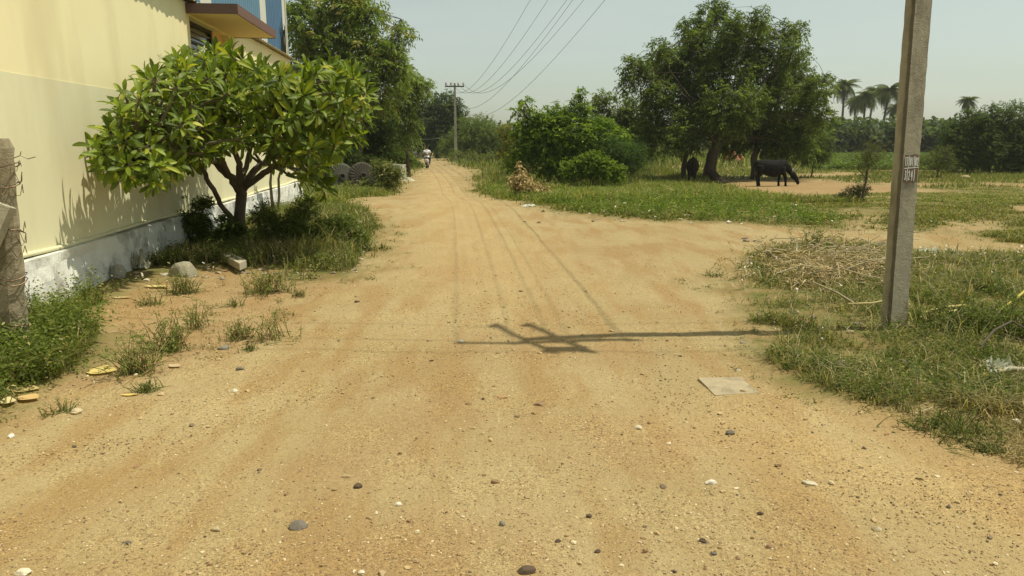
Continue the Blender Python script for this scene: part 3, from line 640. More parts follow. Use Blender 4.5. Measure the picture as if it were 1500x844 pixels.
def palm(px, crown_py, y, base_px, lab, sc=1.):
    global FRO
    top = atY(px, crown_py, y); bp = atY(base_px, 215, y); bp[2] = gz0(y)
    t = thing('coconut_palm', lab, 'palm tree', bp, 'coconut palms on the skyline')
    P = np.array([bp + (top - bp) * q + np.array([(top[0] - bp[0]) * -.25 * 4 * q * (1 - q) * .5, 0, 0]) for q in np.linspace(0, 1, 10)])
    g = Geo(); g.tube(P, np.linspace(.26, .15, 10), 8, (.12, .10, .08)); g.build('trunk', M_BARK, t, True)
    if FRO is None:
        FRO = []
        for g in FR:
            o = g.build('frond', M_LEAF); FRO.append(o.data); bpy.data.objects.remove(o)
    N = 26
    for k in range(N):
        o = bpy.data.objects.new('frond', FRO[k % 3]); COL.objects.link(o); o.parent = t
        o.location = Vector(top - bp); el = [-.9, -.5, -.1, .25, .6][k % 5] + rng.normal() * .1
        az = k * 2.4 + rng.normal() * .2; o.rotation_euler = (rng.normal() * .2 + .0, el, az); o.scale = (sc, sc, sc)
    g = Geo()
    for k in range(6):
        a = k * 1.05; g.box(top - [0, 0, .35] + np.array([math.cos(a) * .25, math.sin(a) * .25, 0]), (.26, .26, .32), (.14, .12, .04), None, .09)
    g.build('coconuts', M_BARK, t, True)
palm(1237, 128, 130, 1231, 'coconut palm standing leftmost in the skyline row', 1.05)
palm(1254, 150, 150, 1248, 'smaller coconut palm, second from the left in the skyline row', 1.05)
palm(1268, 143, 135, 1262, 'coconut palm in the middle of the skyline row', 1.1)
palm(1281, 136, 145, 1268, 'leaning coconut palm, third from the right in the skyline row', 1.1)
palm(1303, 133, 128, 1288, 'strongly leaning coconut palm just left of the painted pole', 1.15)
palm(1312, 160, 150, 1305, 'short coconut palm partly behind the painted pole', 1.0)
palm(1418, 148, 110, 1418, 'lone coconut palm rising above the right thicket', .62)

# far woodland and crops
def woodland():
    g = Geo(); P = []
    for x0, x1, y, h, n in ((-150, 480, 250, 7.0, 5200), (20, 170, 170, 5.2, 2600), (-60, 10, 150, 5, 1400), (44, 76, 116, 4.6, 1100)):
        x = rng.uniform(x0, x1, n); hh = h * (.65 + .6 * fbm(x * .05, x * 0, 8, 3)); z = hh * rng.random(n) ** .6; yy = y + rng.uniform(-6, 6, n)
        P.append(np.stack([x, yy, z - .45], 1))
    P = np.concatenate(P); sprays(g, P, rng.normal(size=P.shape) + [0, 0, .5], 2.2, 9, 1.0, .55, .2, (.085, .115, .045), .3)
    tag(g.build('distant_woodland', M_LEAF), 'low band of distant woodland along the horizon', 'woodland', kind='stuff')
    g = Geo(); n = 6500; y = rng.uniform(56, 110, n); px = rng.uniform(1170, 1400, n); x = (px - 750) / F * y * 1.02; y = y + 0 * x
    y = y - (np.abs((y % 3) - 1.5) < .5) * .6
    P = np.stack([x, y, gz0(y) + .1], 1); sprays(g, P, rng.normal(size=P.shape) * .5 + [0, 0, 1], .55, 7, .45, .16, .25, (.145, .20, .055), .25)
    tag(g.build('crop_rows', M_LEAF), 'pale green crop plants in the far field behind the sapling', 'crops', kind='stuff')
woodland()

# ------------------------------------------------------------------ frangipani
def frang():
    b = G(346, 358); t = thing('frangipani_tree', 'frangipani tree with large glossy leaves and forked trunk in front of the cream wall', 'tree', b)
    def ywall(px):
        r = ray(px, 300); q = P0 - [0, 0, CAMH]; k = q.dot(WN) / r.dot(WN); return (r * k)[1]
    out = [(140, 250), (140, 195), (165, 180), (160, 150), (195, 120), (220, 105), (265, 92), (300, 82), (345, 80), (385, 95), (430, 98), (480, 95), (530, 112), (540, 150), (528, 195), (500, 215), (480, 240), (455, 250), (440, 225), (410, 232), (385, 215), (345, 205), (310, 222), (280, 240), (250, 250), (225, 262), (190, 252), (165, 262)]
    tips = []
    tries = 0
    while len(tips) < 320 and tries < 20000:
        tries += 1; px = rng.uniform(140, 548); py = rng.uniform(75, 265)
        if not inpoly(np.array([px]), np.array([py]), out)[0]: continue
        ym = min(13.2, ywall(px) - .42); yn = max(7.9, ym - 3.0) if px < 300 else 9.6
        yy = rng.uniform(yn, ym); p = atY(px, py, yy)
        if tips and min(np.linalg.norm(p - q) for q in tips) < .148: continue
        tips.append(p)
    for q in ((150, 242, 8.2), (185, 255, 8.2), (225, 265, 8.4), (250, 250, 8.8), (452, 252, 11), (470, 262, 11.2), (440, 262, 11.5), (478, 275, 11.3), (165, 215, 8.3), (140, 215, 8.1), (300, 88, 9.9), (340, 84, 10.2), (315, 80, 10.4)): tips.append(atY(*q))
    tips = np.array(tips)
    lim = {}
    def A(px, py, y): return atY(px, py, y)
    fork = A(354, 282, 11.9); g = Geo()
    g.tube(np.array([b - [0, 0, .1], A(350, 330, 12), A(352, 305, 12), fork]), [.13, .095, .085, .085], 10, (.15, .12, .09)); tr = g.build('trunk', M_BARK, t, True)
    nodes_ = []
    def limb(P, r0, r1):
        P = np.array(P); tt = np.linspace(0, len(P) - 1, 4 * len(P)); Q = np.stack([np.interp(tt, np.arange(len(P)), P[:, c]) for c in range(3)], 1)
        Q[1:-1] += rng.normal(size=(len(Q) - 2, 3)) * .012
        R = np.linspace(r0, r1, len(Q)); gg = Geo(); gg.tube(Q, R, 8, (.16, .125, .095)); gg.build('limb', M_BARK, t, True)
        for q, r in list(zip(Q, R))[len(Q) // 3:]: nodes_.append((q, r))
    limb([fork, A(335, 258, 11.6), A(308, 232, 11.2), A(285, 215, 10.8), A(255, 190, 10.2)], .07, .03)
    limb([A(350, 335, 12), A(320, 295, 11.8), A(303, 258, 11.4), A(288, 235, 10.8), A(240, 215, 9.6), A(200, 215, 9.0)], .045, .024)
    limb([fork, A(350, 240, 11.4), A(338, 205, 11.0), A(325, 165, 10.8), A(318, 125, 10.7)], .055, .025)
    limb([fork, A(372, 250, 12.0), A(395, 232, 12.2), A(420, 200, 12.3), A(455, 160, 12.3)], .065, .03)
    limb([A(358, 275, 11.9), A(385, 255, 11.5), A(412, 238, 11.3), A(440, 235, 11.1), A(470, 225, 11.2), A(500, 190, 11.2)], .055, .028)
    limb([fork, A(362, 235, 12.4), A(372, 195, 12.7), A(390, 140, 12.8)], .05, .025)
    limb([A(335, 258, 11.6), A(320, 225, 10.8), A(295, 180, 10.2), A(270, 140, 10.0)], .05, .025)
    limb([A(395, 232, 12.2), A(400, 190, 11.2), A(405, 150, 10.6), A(410, 120, 10.4)], .05, .025)
    g = Geo(); NQ = np.array([q for q, r in nodes_]); dirs = []
    for p in tips:
        d = np.linalg.norm(NQ - p, axis=1) + np.maximum(0, NQ[:, 2] - p[2]) * 1.2; i = int(np.argmin(d)); q = NQ[i]
        P = curve(q, p, 6, -.12, .03); P[:, 2] -= 0; g.tube(P, np.linspace(.024, .016, 6), 6, (.17, .15, .10), False); dr = P[-1] - P[-2]; dirs.append(nrm(dr) + [0, 0, .55])
    br = g.build('branches', M_BARK, t, True); br['kind'] = 'stuff'
    dirs = nrm(np.array(dirs))
    # leaf templates
    def tmpl(curl, fold):
        ts = np.array([0, .1, .28, .5, .7, .88, 1.]); w = np.array([.015, .045, .09, .13, .14, .09, .0])
        V = []; 
        for a, ww in zip(ts, w):
            x = a - curl * .12 * a ** 3; z = -curl * .55 * a ** 2.2 + .05 * a
            V += [(x, -ww, z + fold * ww), (x, 0, z), (x, ww, z + fold * ww)]
        f = []
        for r in range(6): f += [[3 * r, 3 * r + 1, 3 * r + 4, 3 * r + 3], [3 * r + 1, 3 * r + 2, 3 * r + 5, 3 * r + 4]]
        return np.array(V), np.array(f)
    T = [tmpl(c, f) for c, f in ((.15, .5), (.5, .35), (.9, .45), (.35, .6), (1.1, .25), (.0, .4))]
    CL = [(.12, .165, .014), (.15, .20, .016), (.09, .13, .014), (.22, .25, .022), (.11, .15, .016), (.07, .105, .014)]
    L = []
    for p, d in zip(tips, dirs):
        u = nrm(np.cross(d, [.3, .1, 1])); v = np.cross(d, u); n = int(rng.integers(13, 19)); a0 = rng.random() * 6
        for k in range(n):
            q = k / n; th = a0 + k * 2.4; tilt = math.radians(18 + 95 * q + rng.normal() * 9)
            o = u * math.cos(th) + v * math.sin(th); ax = nrm(d * math.cos(tilt) + o * math.sin(tilt) + np.array([0, 0, -.12 - .25 * q]))
            side = nrm(np.cross(nrm(d * math.sin(tilt) - o * math.cos(tilt) + d * .2), ax)); up_ = np.cross(ax, side)
            if up_.dot(d) < 0: side = -side; up_ = -up_
            ln = np.clip(p[1] / 11.0, .74, 1) * .9 * (.135 + .145 * math.sin(math.pi * min(1, .25 + q * .7))) * rng.uniform(.8, 1.2)
            st = p - d * (.10 * q) + ax * .03
            # keep leaves off the wall
            if (st + ax * ln - P0).dot(WN) < .06: continue
            yl = rng.random() < .03
            L.append((st, np.stack([ax, side, up_], 1), ln, int(rng.integers(0, 6)), yl))
    L.sort(key=lambda q: -(q[2] / q[0][1]))
    me = []
    for (V, f), c in zip(T, CL):
        gg = Geo(); cc = np.tile(c, (len(V), 1)); cc[1::3] *= 1.25; gg.add(V, f, cc); o = gg.build('leaf', M_FRANG, smooth=True); me.append(o.data); bpy.data.objects.remove(o)
    front = L[:298]; rest = L[298:]
    for st, Mx, ln, k, yl in front:
        o = bpy.data.objects.new('leaf', me[k]); COL.objects.link(o); o.parent = t
        m = Matrix.Identity(4)
        for i in range(3):
            for j in range(3): m[i][j] = Mx[i, j] * ln
            m[i][3] = st[i] - b[i]
        o.matrix_local = m
    gg = Geo()
    for st, Mx, ln, k, yl in rest:
        V, f = T[k]; c = np.array(CL[k]) * rng.uniform(.8, 1.25)
        if yl: c = np.array((.36, .33, .05))
        cc = np.tile(c, (len(V), 1)); cc[1::3] *= 1.25; gg.add(st + (V * ln) @ Mx.T, f, cc)
    o = gg.build('small_leaves', M_FRANG, t, True); o['kind'] = 'stuff'
    # white flowers
    for px, py, y in ((299, 72, 10.0), (402, 110, 10.0), (236, 84, 9.6), (352, 196, 10.2)):
        p = atY(px, py, y - .35); gg = Geo()
        for k in range(5):
            a = k * 1.2566; d = np.array([math.cos(a), -.4, math.sin(a)]); s_ = np.array([-math.sin(a), 0, math.cos(a)])
            gg.add([p, p + d * .025 + s_ * .012, p + d * .05, p + d * .025 - s_ * .012], [[0, 1, 2, 3]], (.8, .8, .68))
        gg.build('flower', M_PLASTIC, t)
    # second, thin-stemmed plant behind
    b2 = G(402, 318); t2 = thing('small_frangipani', 'thin two-stemmed young frangipani behind the main trunk', 'tree', b2); y = b2[1]; g = Geo()
    g.tube([b2 - [0, 0, .1], atY(398, 290, y), atY(396, 268, y), atY(398, 245, y)], [.04, .035, .03, .022], 7, (.16, .13, .09)); g.tube([b2 + [.05, 0, -.1], atY(409, 288, y), atY(408, 262, y), atY(414, 240, y)], [.035, .03, .028, .02], 7, (.16, .13, .09)); g.build('stem', M_BARK, t2, True)
    g = Geo()
    for e in (atY(398, 243, y), atY(414, 238, y)):
        for k in range(12):
            th = k * 2.4; ax = nrm(np.array([math.cos(th), math.sin(th), .6 - k * .08])); side = nrm(np.cross(ax, [0, 0, 1.])); V, f = T[k % 6]
            g.add(e + (V * .3) @ np.stack([ax, side, np.cross(ax, side) * -1], 1).T * 1., f, CL[k % 6])
    g.build('leaves', M_FRANG, t2, True)
frang()

# ------------------------------------------------------------------ fence post
def fence_post():
    b = np.array([*atY(14, 300, 5.5)[:2], -.1]); t = thing('stone_fence_post', 'rough grey stone fence post wrapped in rusty wire, cut by the left edge', 'fence post', b)
    g = Geo(); top = atY(0, 203, 5.5); top[0] -= .0; b0 = atY(17, 440, 5.5).copy(); d = (b0 - top) / np.linalg.norm(b0 - top); b0 = top + d * ((top[2] + .1) / -d[2])
    rows = 26; V = []
    for k in range(rows):
        q = k / (rows - 1); c = b0 + (top - b0) * q; w = .108 - .026 * q
        for a in range(10):
            th = a * math.pi / 5; j = 1 + (vn(np.array(k * .45), np.array(a * 1.3), 3) - .5) * .35 + (rng.random() - .5) * .12
            if k == rows - 1: j *= .7
            V.append(c + np.array([math.cos(th) * w * 1.0 * j, math.sin(th) * w * .8 * j, 0]))
    f = [[k * 10 + a, k * 10 + (a + 1) % 10, k * 10 + 10 + (a + 1) % 10, k * 10 + 10 + a] for k in range(rows - 1) for a in range(10)]
    g.add(V, f, (.30, .255, .165)); g.add(V[-10:], [list(range(10))], (.30, .255, .165)); g.build('shaft', M_CONC, t)
    g = Geo(); RW = (.13, .085, .05)
    for h in (.30, .36, .70, .74, 1.08, 1.42, 1.56):
        c = b0 + (top - b0) * (h / 1.75); P = [c + np.array([math.cos(a) * .118, math.sin(a) * .105, .02 * math.sin(a * 2 + h * 9)]) for a in np.linspace(0, 2 * math.pi, 14)]; g.tube(P, .0045, 4, RW)
    for k in range(16):
        P = []; h = .2 + k * .09; a0 = k * 1.3
        for q in range(9): a = a0 + q * .32; P.append(b0 + (top - b0) * ((h + .05 * math.sin(q * 2.)) / 1.75) + np.array([math.cos(a) * .124, math.sin(a) * .112, 0]))
        g.tube(P, .0028, 4, RW)
    e = b0 + (top - b0) * .92; g.tube([e + [.1, -.02, 0], e + [.16, -.03, .02], e + [.20, -.01, -.005], e + [.27, -.03, .01]], .003, 4, RW); g.tube([e + [.16, -.03, .02], e + [.17, -.03, .05]], .003, 4, RW)
    g.build('barbed_wire', M_WIRE, t)
    # leaning stay
    s0 = atY(-160, 330, 5.3); s0[2] = .0; a1 = atY(8, 300, 5.4); a0 = atY(-70, 470, 5.2)
    o = thing('leaning_stay_stone', 'pale squared stone stay leaning against the fence post at the left edge', 'stone stay', a0)
    g = Geo(); dd = nrm(a1 - a0); P = [a0 - dd * .9, a0, a0 * .5 + a1 * .5, a1]; g.tube(P, [.085, .08, .08, .075], 6, (.40, .37, .27)); g.build('shaft', M_CONC, o)
fence_post()

# ------------------------------------------------------------------ ribbed wheels, block, far gate
def ribbed_wheel(c, R, lab, yaw, tilt, grey, y):
    b = np.array([c[0], c[1], gz0(c[1])]); t = thing('ribbed_wheel', lab, 'wheel', b, 'old ribbed wheels leaning in the grass')
    Rz = Matrix.Rotation(yaw, 3, 'Z') @ Matrix.Rotation(tilt, 3, 'X'); A = np.array(Rz)
    def tr(v): return np.asarray(v) @ A.T + c
    g = Geo(); n = 96; a = np.arange(n) * 2 * math.pi / n
    prof = [(.15, -.03), (.20, -.09), (.5, -.075), (.86, -.06), (.95, -.035), (1., .0), (.98, .10), (.9, .13), (.2, .13), (.15, .10)]
    V = []
    for r, d in prof:
        rib = np.where(np.arange(n) % 4 < 2, .0, .012) * (.35 < r) * (d < 0)
        V.append(np.stack([np.cos(a) * r * R, np.full(n, d) * R * 2 + rib, np.sin(a) * r * R], 1))
    V = tr(np.concatenate(V)); m = len(prof)
    i = np.arange(n)[None]; j = (i + 1) % n; r0 = np.arange(m)[:, None] * n; r1 = ((np.arange(m) + 1) % m)[:, None] * n
    g.add(V, np.stack([r0 + i, r0 + j, r1 + j, r1 + i], -1).reshape(-1, 4), grey); g.build('disc', M_TYRE, t)
    g = Geo(); P = [tr(np.array([[math.cos(q) * R * .19, -.2 * R, math.sin(q) * R * .19]]))[0] for q in np.linspace(0, 2 * math.pi, 25)]; g.tube(P, .035, 6, (.05, .045, .035)); g.build('hub_ring', M_TYRE, t, True)
    g = Geo(); a = np.arange(16) * 2 * math.pi / 16; v = np.stack([np.cos(a) * R * .15, np.full(16, -.05), np.sin(a) * R * .15], 1); g.add(tr(v), [list(range(16))], (.10, .09, .06)); g.build('hub', M_TYRE, t)
ribbed_wheel(atY(531, 258, 32), .60, 'right one of two old dark ribbed wheels, with round hub ring, standing by the verge', .5, -.12, (.06, .052, .036), 32)
ribbed_wheel(atY(500, 259, 32.5), .60, 'left one of two old ribbed wheels, half hidden behind frangipani leaves', .55, -.12, (.085, .085, .06), 32.5)
def block():
    b = G(585, 257); y = 42.; p = atY(572, 250, y); t = thing('concrete_trough', 'low pale concrete trough wall beside the road, behind flowering weeds', 'trough', [p[0], y, gz0(y)])
    g = Geo(); c = np.array([p[0], y, gz0(y) + .42]); Mx = np.array(Matrix.Rotation(-.15, 3, 'Z'))
    for dx, dy, sx, sy in ((0, -.5, 1.5, .12), (0, .5, 1.5, .12), (-.7, 0, .12, .9), (.7, 0, .12, .9)): g.box(c + Mx @ np.array([dx, dy, 0]), (sx, sy, .85), (.42, .41, .32), Mx, .01)
    g.build('wall', M_CONC, t); g = Geo(); g.box(c + np.array([.1, -.3, .46]), (1.1, .5, .06), (.30, .28, .22), Mx @ np.array(Matrix.Rotation(.08, 3, 'Y')), .01); g.build('slab', M_CONC, t)
    q = at(592, 258); g = Geo(); pts = np.array([[-.8, -.5, 0], [.5, -.7, 0], [1., -.1, 0], [.6, .6, 0], [-.6, .5, 0]]); v = np.concatenate([pts + [0, 0, -.05], pts * .55 + [0, 0, .25]]) * .75 + [atY(590, 255, 41)[0], 41, gz0(41)]
    g.add(v, [[i, (i + 1) % 5, 5 + (i + 1) % 5, 5 + i] for i in range(5)], (.46, .42, .30)); g.add(v[5:], [[0, 1, 2, 3, 4]], (.46, .42, .30)); tag(g.build('rubble_heap', M_STONE), 'pale rubble heap in front of the concrete trough at the road edge', 'rubble')
    y = 105.; p = atY(612, 222, y); z = gz0(y); t = thing('field_gate', 'distant field gate frame on a low pale wall where the road ends', 'gate', [p[0], y, z])
    a = atY(604, 222, y)[0]; c2 = atY(627, 222, y)[0]; g = Geo(); g.box(((a + c2) / 2, y, z + .25), (c2 - a, .3, .9), (.46, .44, .36), None, .02); g.build('low_wall', M_CONC, t)
    zt = atY(612, 206, y)[2]
    for xx in (a, (a + c2) / 2 + .2, c2): g = Geo(); g.box((xx, y - .2, (z + zt) / 2), (.12, .12, zt - z), (.3, .3, .26)); g.build('gate_post', M_DARK, t)
    g = Geo(); g.box(((a + c2) / 2, y - .2, zt + .05), (c2 - a + .15, .1, .1), (.3, .3, .26)); g.build('top_rail', M_DARK, t)
block()

# ------------------------------------------------------------------ skinned figures
def skin(name, pts, edges, mat, parent, col, sub=2, root=0):
    me = bpy.data.meshes.new(name); me.from_pydata([p[:3] for p in pts], edges, [])
    ob = bpy.data.objects.new(name, me); COL.objects.link(ob); ob.parent = parent
    sk = ob.modifiers.new('skin', 'SKIN'); sk.use_smooth_shade = True
    for i, p in enumerate(pts):
        v = me.skin_vertices[0].data[i]; r = p[3]; v.radius = (r[0] * 1.22, r[1] * 1.22) if isinstance(r, tuple) else (r * 1.15, r * 1.15); v.use_root = (i == root)
    sb = ob.modifiers.new('sub', 'SUBSURF'); sb.levels = sub; sb.render_levels = sub
    dg = bpy.context.evaluated_depsgraph_get(); nm = bpy.data.meshes.new_from_object(ob.evaluated_get(dg)); ob.modifiers.clear(); ob.data = nm; nm.name = name
    a = nm.attributes.new('col', 'FLOAT_COLOR', 'POINT'); c = np.tile([*col, 1.], (len(nm.vertices), 1)); a.data.foreach_set('color', c.astype(np.float32).ravel())
    nm.materials.clear(); nm.materials.append(mat); return ob
def remesh(g, name, mat, parent, col, vox):
    o = g.build(name, mat, parent, True, origin=(0, 0, 0)); md = o.modifiers.new('r', 'REMESH'); md.mode = 'VOXEL'; md.voxel_size = vox; md.use_smooth_shade = True
    sm = o.modifiers.new('s', 'SMOOTH'); sm.iterations = 4; sm.factor = .5
    dg = bpy.context.evaluated_depsgraph_get(); nm = bpy.data.meshes.new_from_object(o.evaluated_get(dg)); o.modifiers.clear(); o.data = nm; nm.name = name
    for q in [a.name for a in nm.attributes if a.name == 'col']: nm.attributes.remove(nm.attributes[q])
    a = nm.attributes.new('col', 'FLOAT_COLOR', 'POINT'); a.data.foreach_set('color', np.tile([*col, 1.], (len(nm.vertices), 1)).astype(np.float32).ravel()); nm.materials.clear(); nm.materials.append(mat); return o
def loft(g, rings, sides=14):   # rings: (x, y, z, half width, half height, pitch)
    V = []; a = np.arange(sides) * 2 * math.pi / sides
    for x, y, z, w, h, p in rings: V.append(np.stack([x + np.sin(a) * h * -math.sin(p), y + np.cos(a) * w, z + np.sin(a) * h * math.cos(p)], 1))
    n = len(rings); i = np.arange(n - 1)[:, None] * sides; j = np.arange(sides)[None]; k = (j + 1) % sides
    g.add(np.concatenate(V), np.stack([i + j, i + k, i + k + sides, i + j + sides], -1).reshape(-1, 4)); g.add(V[0], [list(range(sides))[::-1]]); g.add(V[-1], [list(range(sides))])
def cow(loc, yaw, sc, lab, col):
    t = thing('cow', lab, 'cow', loc, None); t.rotation_euler = (0, 0, yaw); t.scale = (sc, sc, sc)
    g = Geo()
    loft(g, [(-.86, 0, 1.06, .10, .14, 0), (-.80, 0, 1.04, .19, .22, 0), (-.62, 0, 1.00, .25, .28, 0), (-.38, 0, .92, .30, .37, 0), (-.1, 0, .86, .34, .42, 0), (.15, 0, .85, .33, .42, 0), (.38, 0, .89, .27, .41, 0), (.55, 0, .97, .20, .31, -.1), (.68, 0, .95, .14, .24, -.3)])
    loft(g, [(.50, 0, 1.02, .16, .24, -.5), (.68, 0, .93, .12, .20, -.7), (.84, 0, .76, .10, .15, -.8), (.95, 0, .62, .10, .12, -.8)])
    loft(g, [(.86, 0, .72, .09, .09, -.7), (.96, 0, .62, .125, .15, -.7), (1.07, 0, .50, .125, .155, -.75), (1.18, 0, .36, .10, .12, -.85), (1.26, 0, .23, .085, .09, -.95), (1.30, 0, .14, .085, .08, -1.0), (1.32, 0, .09, .06, .055, -1.0)])
    g.tube([(-.58, 0, 1.24), (-.3, 0, 1.23), (.1, 0, 1.20), (.42, 0, 1.27)], [.06, .07, .06, .09], 8)
    for s_, dx in ((1, .07), (-1, -.10)):
        g.tube([(-.66, s_ * .13, .98), (-.62 + dx * .4, s_ * .17, .80), (-.56 + dx, s_ * .17, .62), (-.69 + dx, s_ * .15, .46), (-.68 + dx, s_ * .15, .30), (-.65 + dx, s_ * .15, .11), (-.63 + dx, s_ * .15, .0)], [.20, .19, .13, .085, .06, .062, .07], 10)
        g.tube([(.44, s_ * .12, .90), (.45, s_ * .15, .72), (.46 - dx, s_ * .14, .55), (.48 - dx * 1.3, s_ * .13, .38), (.48 - dx * 1.5, s_ * .13, .20), (.49 - dx * 1.5, s_ * .13, .09), (.50 - dx * 1.5, s_ * .13, .0)], [.17, .14, .095, .075, .056, .06, .07], 10)
    remesh(g, 'body', M_HIDE, t, col, .022)
    g = Geo(); g.tube([(-.84, 0, 1.16), (-.92, 0, 1.08), (-.94, 0, .8), (-.93, 0, .55), (-.93, 0, .42), (-.93, 0, .30)], [.04, .03, .02, .018, .045, .015], 8, (.012, .01, .008)); g.build('tail', M_HIDE, t, True, origin=(0, 0, 0))
    for s_ in (1, -1):
        g = Geo(); g.tube([(.92, s_ * .10, .70), (.88, s_ * .20, .68), (.84, s_ * .32, .60)], [.03, .06, .012], 7, col); g.build('ear', M_HIDE, t, True, origin=(0, 0, 0))
        g = Geo(); g.tube([(.96, s_ * .07, .74), (1.05, s_ * .19, .80), (1.17, s_ * .18, .90)], [.04, .03, .008], 7, (.42, .38, .28)); g.build('horn', M_STONE, t, True, origin=(0, 0, 0))
    return t
y = 36.; c = atY(1131, 260, y); cow((c[0], y, gz0(y) - .0), 0.0, .98, 'black cow grazing with lowered head in the shade of the spreading tree', (.012, .010, .009))
y = 40.; c = atY(1014, 260, y); cow((c[0], y, gz0(y) + .02), math.radians(75), .98, 'dark brown cow seen from behind between the two trunks', (.028, .021, .014))
def log():
    y = 38.5; a = atY(1037, 248, y); b = atY(1056, 268, y - .6); b[2] = gz0(y); t = np.linspace(0, 1, 8)[:, None]; P = a + (b - a) * t; P[:, 2] += (np.sin(t * 3.1) * .12)[:, 0] - .1
    g = Geo(); g.tube(P, np.linspace(.12, .30, 8) + rng.random(8) * .05, 10, (.028, .018, .011)); tag(g.build('leaning_log', M_BARK, smooth=True), 'dark brown log slanting down from the foot of the spreading tree', 'log')
log()

# scooter and rider, seen from behind
def scooter():
    b = at(626, 246.5); y = b[1]; z = float(gz0(y)); loc = (b[0], y, z)
    K = 1.0
    t = thing('motor_scooter', 'silver white motor scooter riding away along the road', 'scooter', loc)
    def tube(name, P, R, col, mat=M_GLOSS, sides=10, par=t):
        g = Geo(); g.tube(np.array(P) + np.array(loc), R, sides, col); return g.build(name, mat, par, True)
    def wheel(yy):
        a = np.linspace(0, 2 * math.pi, 25); w = tube('wheel', [(0, yy + math.cos(q) * .20, .25 + math.sin(q) * .20) for q in a], .055, (.02, .02, .02), M_TYRE, 8)
        g = Geo(); g.tube(np.array([(-.03, yy, .25), (.03, yy, .25)]) + np.array(loc), .15, 14, (.35, .35, .35)); g.build('rim', M_GLOSS, w, origin=loc)
    wheel(-.60); wheel(.62)
    tube('rear_body', [(0, -.80, .66), (0, -.72, .64), (0, -.45, .60), (0, -.1, .55), (0, .05, .40)], [.09, .16, .20, .18, .13], (.52, .52, .50))
    tube('seat', [(0, -.72, .78), (0, -.35, .80), (0, .05, .77)], [.10, .14, .10], (.03, .03, .03), M_CLOTH)
    tube('leg_shield', [(0, .30, .30), (0, .38, .60), (0, .44, .92)], [.18, .2, .12], (.5, .5, .48))
    tube('handlebar', [(-.34, .36, 1.0), (0, .42, 1.02), (.34, .36, 1.0)], .018, (.05, .05, .05), M_DARK)
    tube('mudguard', [(0, -.86, .42), (0, -.80, .52), (0, -.66, .56)], [.06, .08, .08], (.06, .06, .06))
    tube('tail_lamp', [(-.07, -.87, .68), (.07, -.87, .68)], .035, (.35, .03, .02))
    tube('exhaust', [(.16, -.8, .28), (.16, -.2, .28)], .04, (.2, .2, .2), M_DARK)
    for s_ in (-1, 1): tube('mirror', [(s_ * .3, .37, 1.0), (s_ * .36, .38, 1.16)], [.01, .035], (.05, .05, .05), M_DARK)
    g = Geo(); g.box(np.array(loc) + [0, -.875, .55], (.2, .01, .10), (.55, .52, .3)); g.build('number_plate', M_GLOSS, t)
    p = thing('person', 'person in white shirt riding the scooter, seen from behind', 'person', (loc[0], loc[1], loc[2]))
    S = [(0, -.15, .88, (.16, .13)), (0, -.16, 1.02, (.14, .11)), (0, -.12, 1.22, (.17, .12)), (0, -.08, 1.38, (.16, .10)), (0, -.05, 1.47, (.06, .06)), (0, -.02, 1.55, (.055, .06)), (0, .0, 1.64, (.085, .10)), (0, .0, 1.72, (.075, .085))]
    E = [(i, i + 1) for i in range(7)]
    def ch(root, L):
        k = root
        for c in L: S.append(c); E.append((k, len(S) - 1)); k = len(S) - 1
    for s_ in (1, -1):
        ch(3, [(s_ * .19, -.07, 1.37, .065), (s_ * .29, .0, 1.18, .05), (s_ * .33, .17, 1.06, .042), (s_ * .32, .31, 1.03, .032), (s_ * .32, .36, 1.02, .04)])
        ch(0, [(s_ * .11, -.05, .84, .10), (s_ * .19, .30, .80, .075), (s_ * .17, .28, .50, .055), (s_ * .16, .24, .33, .04), (s_ * .16, .34, .31, .04)])
    skin('body', S, E, M_HIDE, p, (.18, .10, .06), 2, 2)
    sh = [(0, -.15, .93, (.18, .15)), (0, -.16, 1.05, (.165, .13)), (0, -.12, 1.24, (.195, .14)), (0, -.08, 1.40, (.18, .115)), (0, -.06, 1.46, (.08, .08))]; es = [(0, 1), (1, 2), (2, 3), (3, 4)]
    for s_ in (1, -1):
        sh += [(s_ * .20, -.07, 1.37, .085), (s_ * .285, -.01, 1.2, .072)]; es += [(3, len(sh) - 2), (len(sh) - 2, len(sh) - 1)]
    skin('shirt', sh, es, M_CLOTH, p, (.75, .75, .73), 2, 1)
    tr = [(0, -.15, .88, (.17, .14))]; et = []
    for s_ in (1, -1):
        k = len(tr); tr += [(s_ * .11, -.03, .84, .115), (s_ * .19, .30, .80, .09), (s_ * .17, .28, .50, .07), (s_ * .165, .25, .36, .065)]; et += [(0, k), (k, k + 1), (k + 1, k + 2), (k + 2, k + 3)]
    skin('trousers', tr, et, M_CLOTH, p, (.05, .05, .06), 2, 0)
    skin('hair', [(0, -.03, 1.66, (.085, .095)), (0, -.02, 1.74, (.085, .095))], [(0, 1)], M_CLOTH, p, (.012, .011, .01), 2)
scooter()

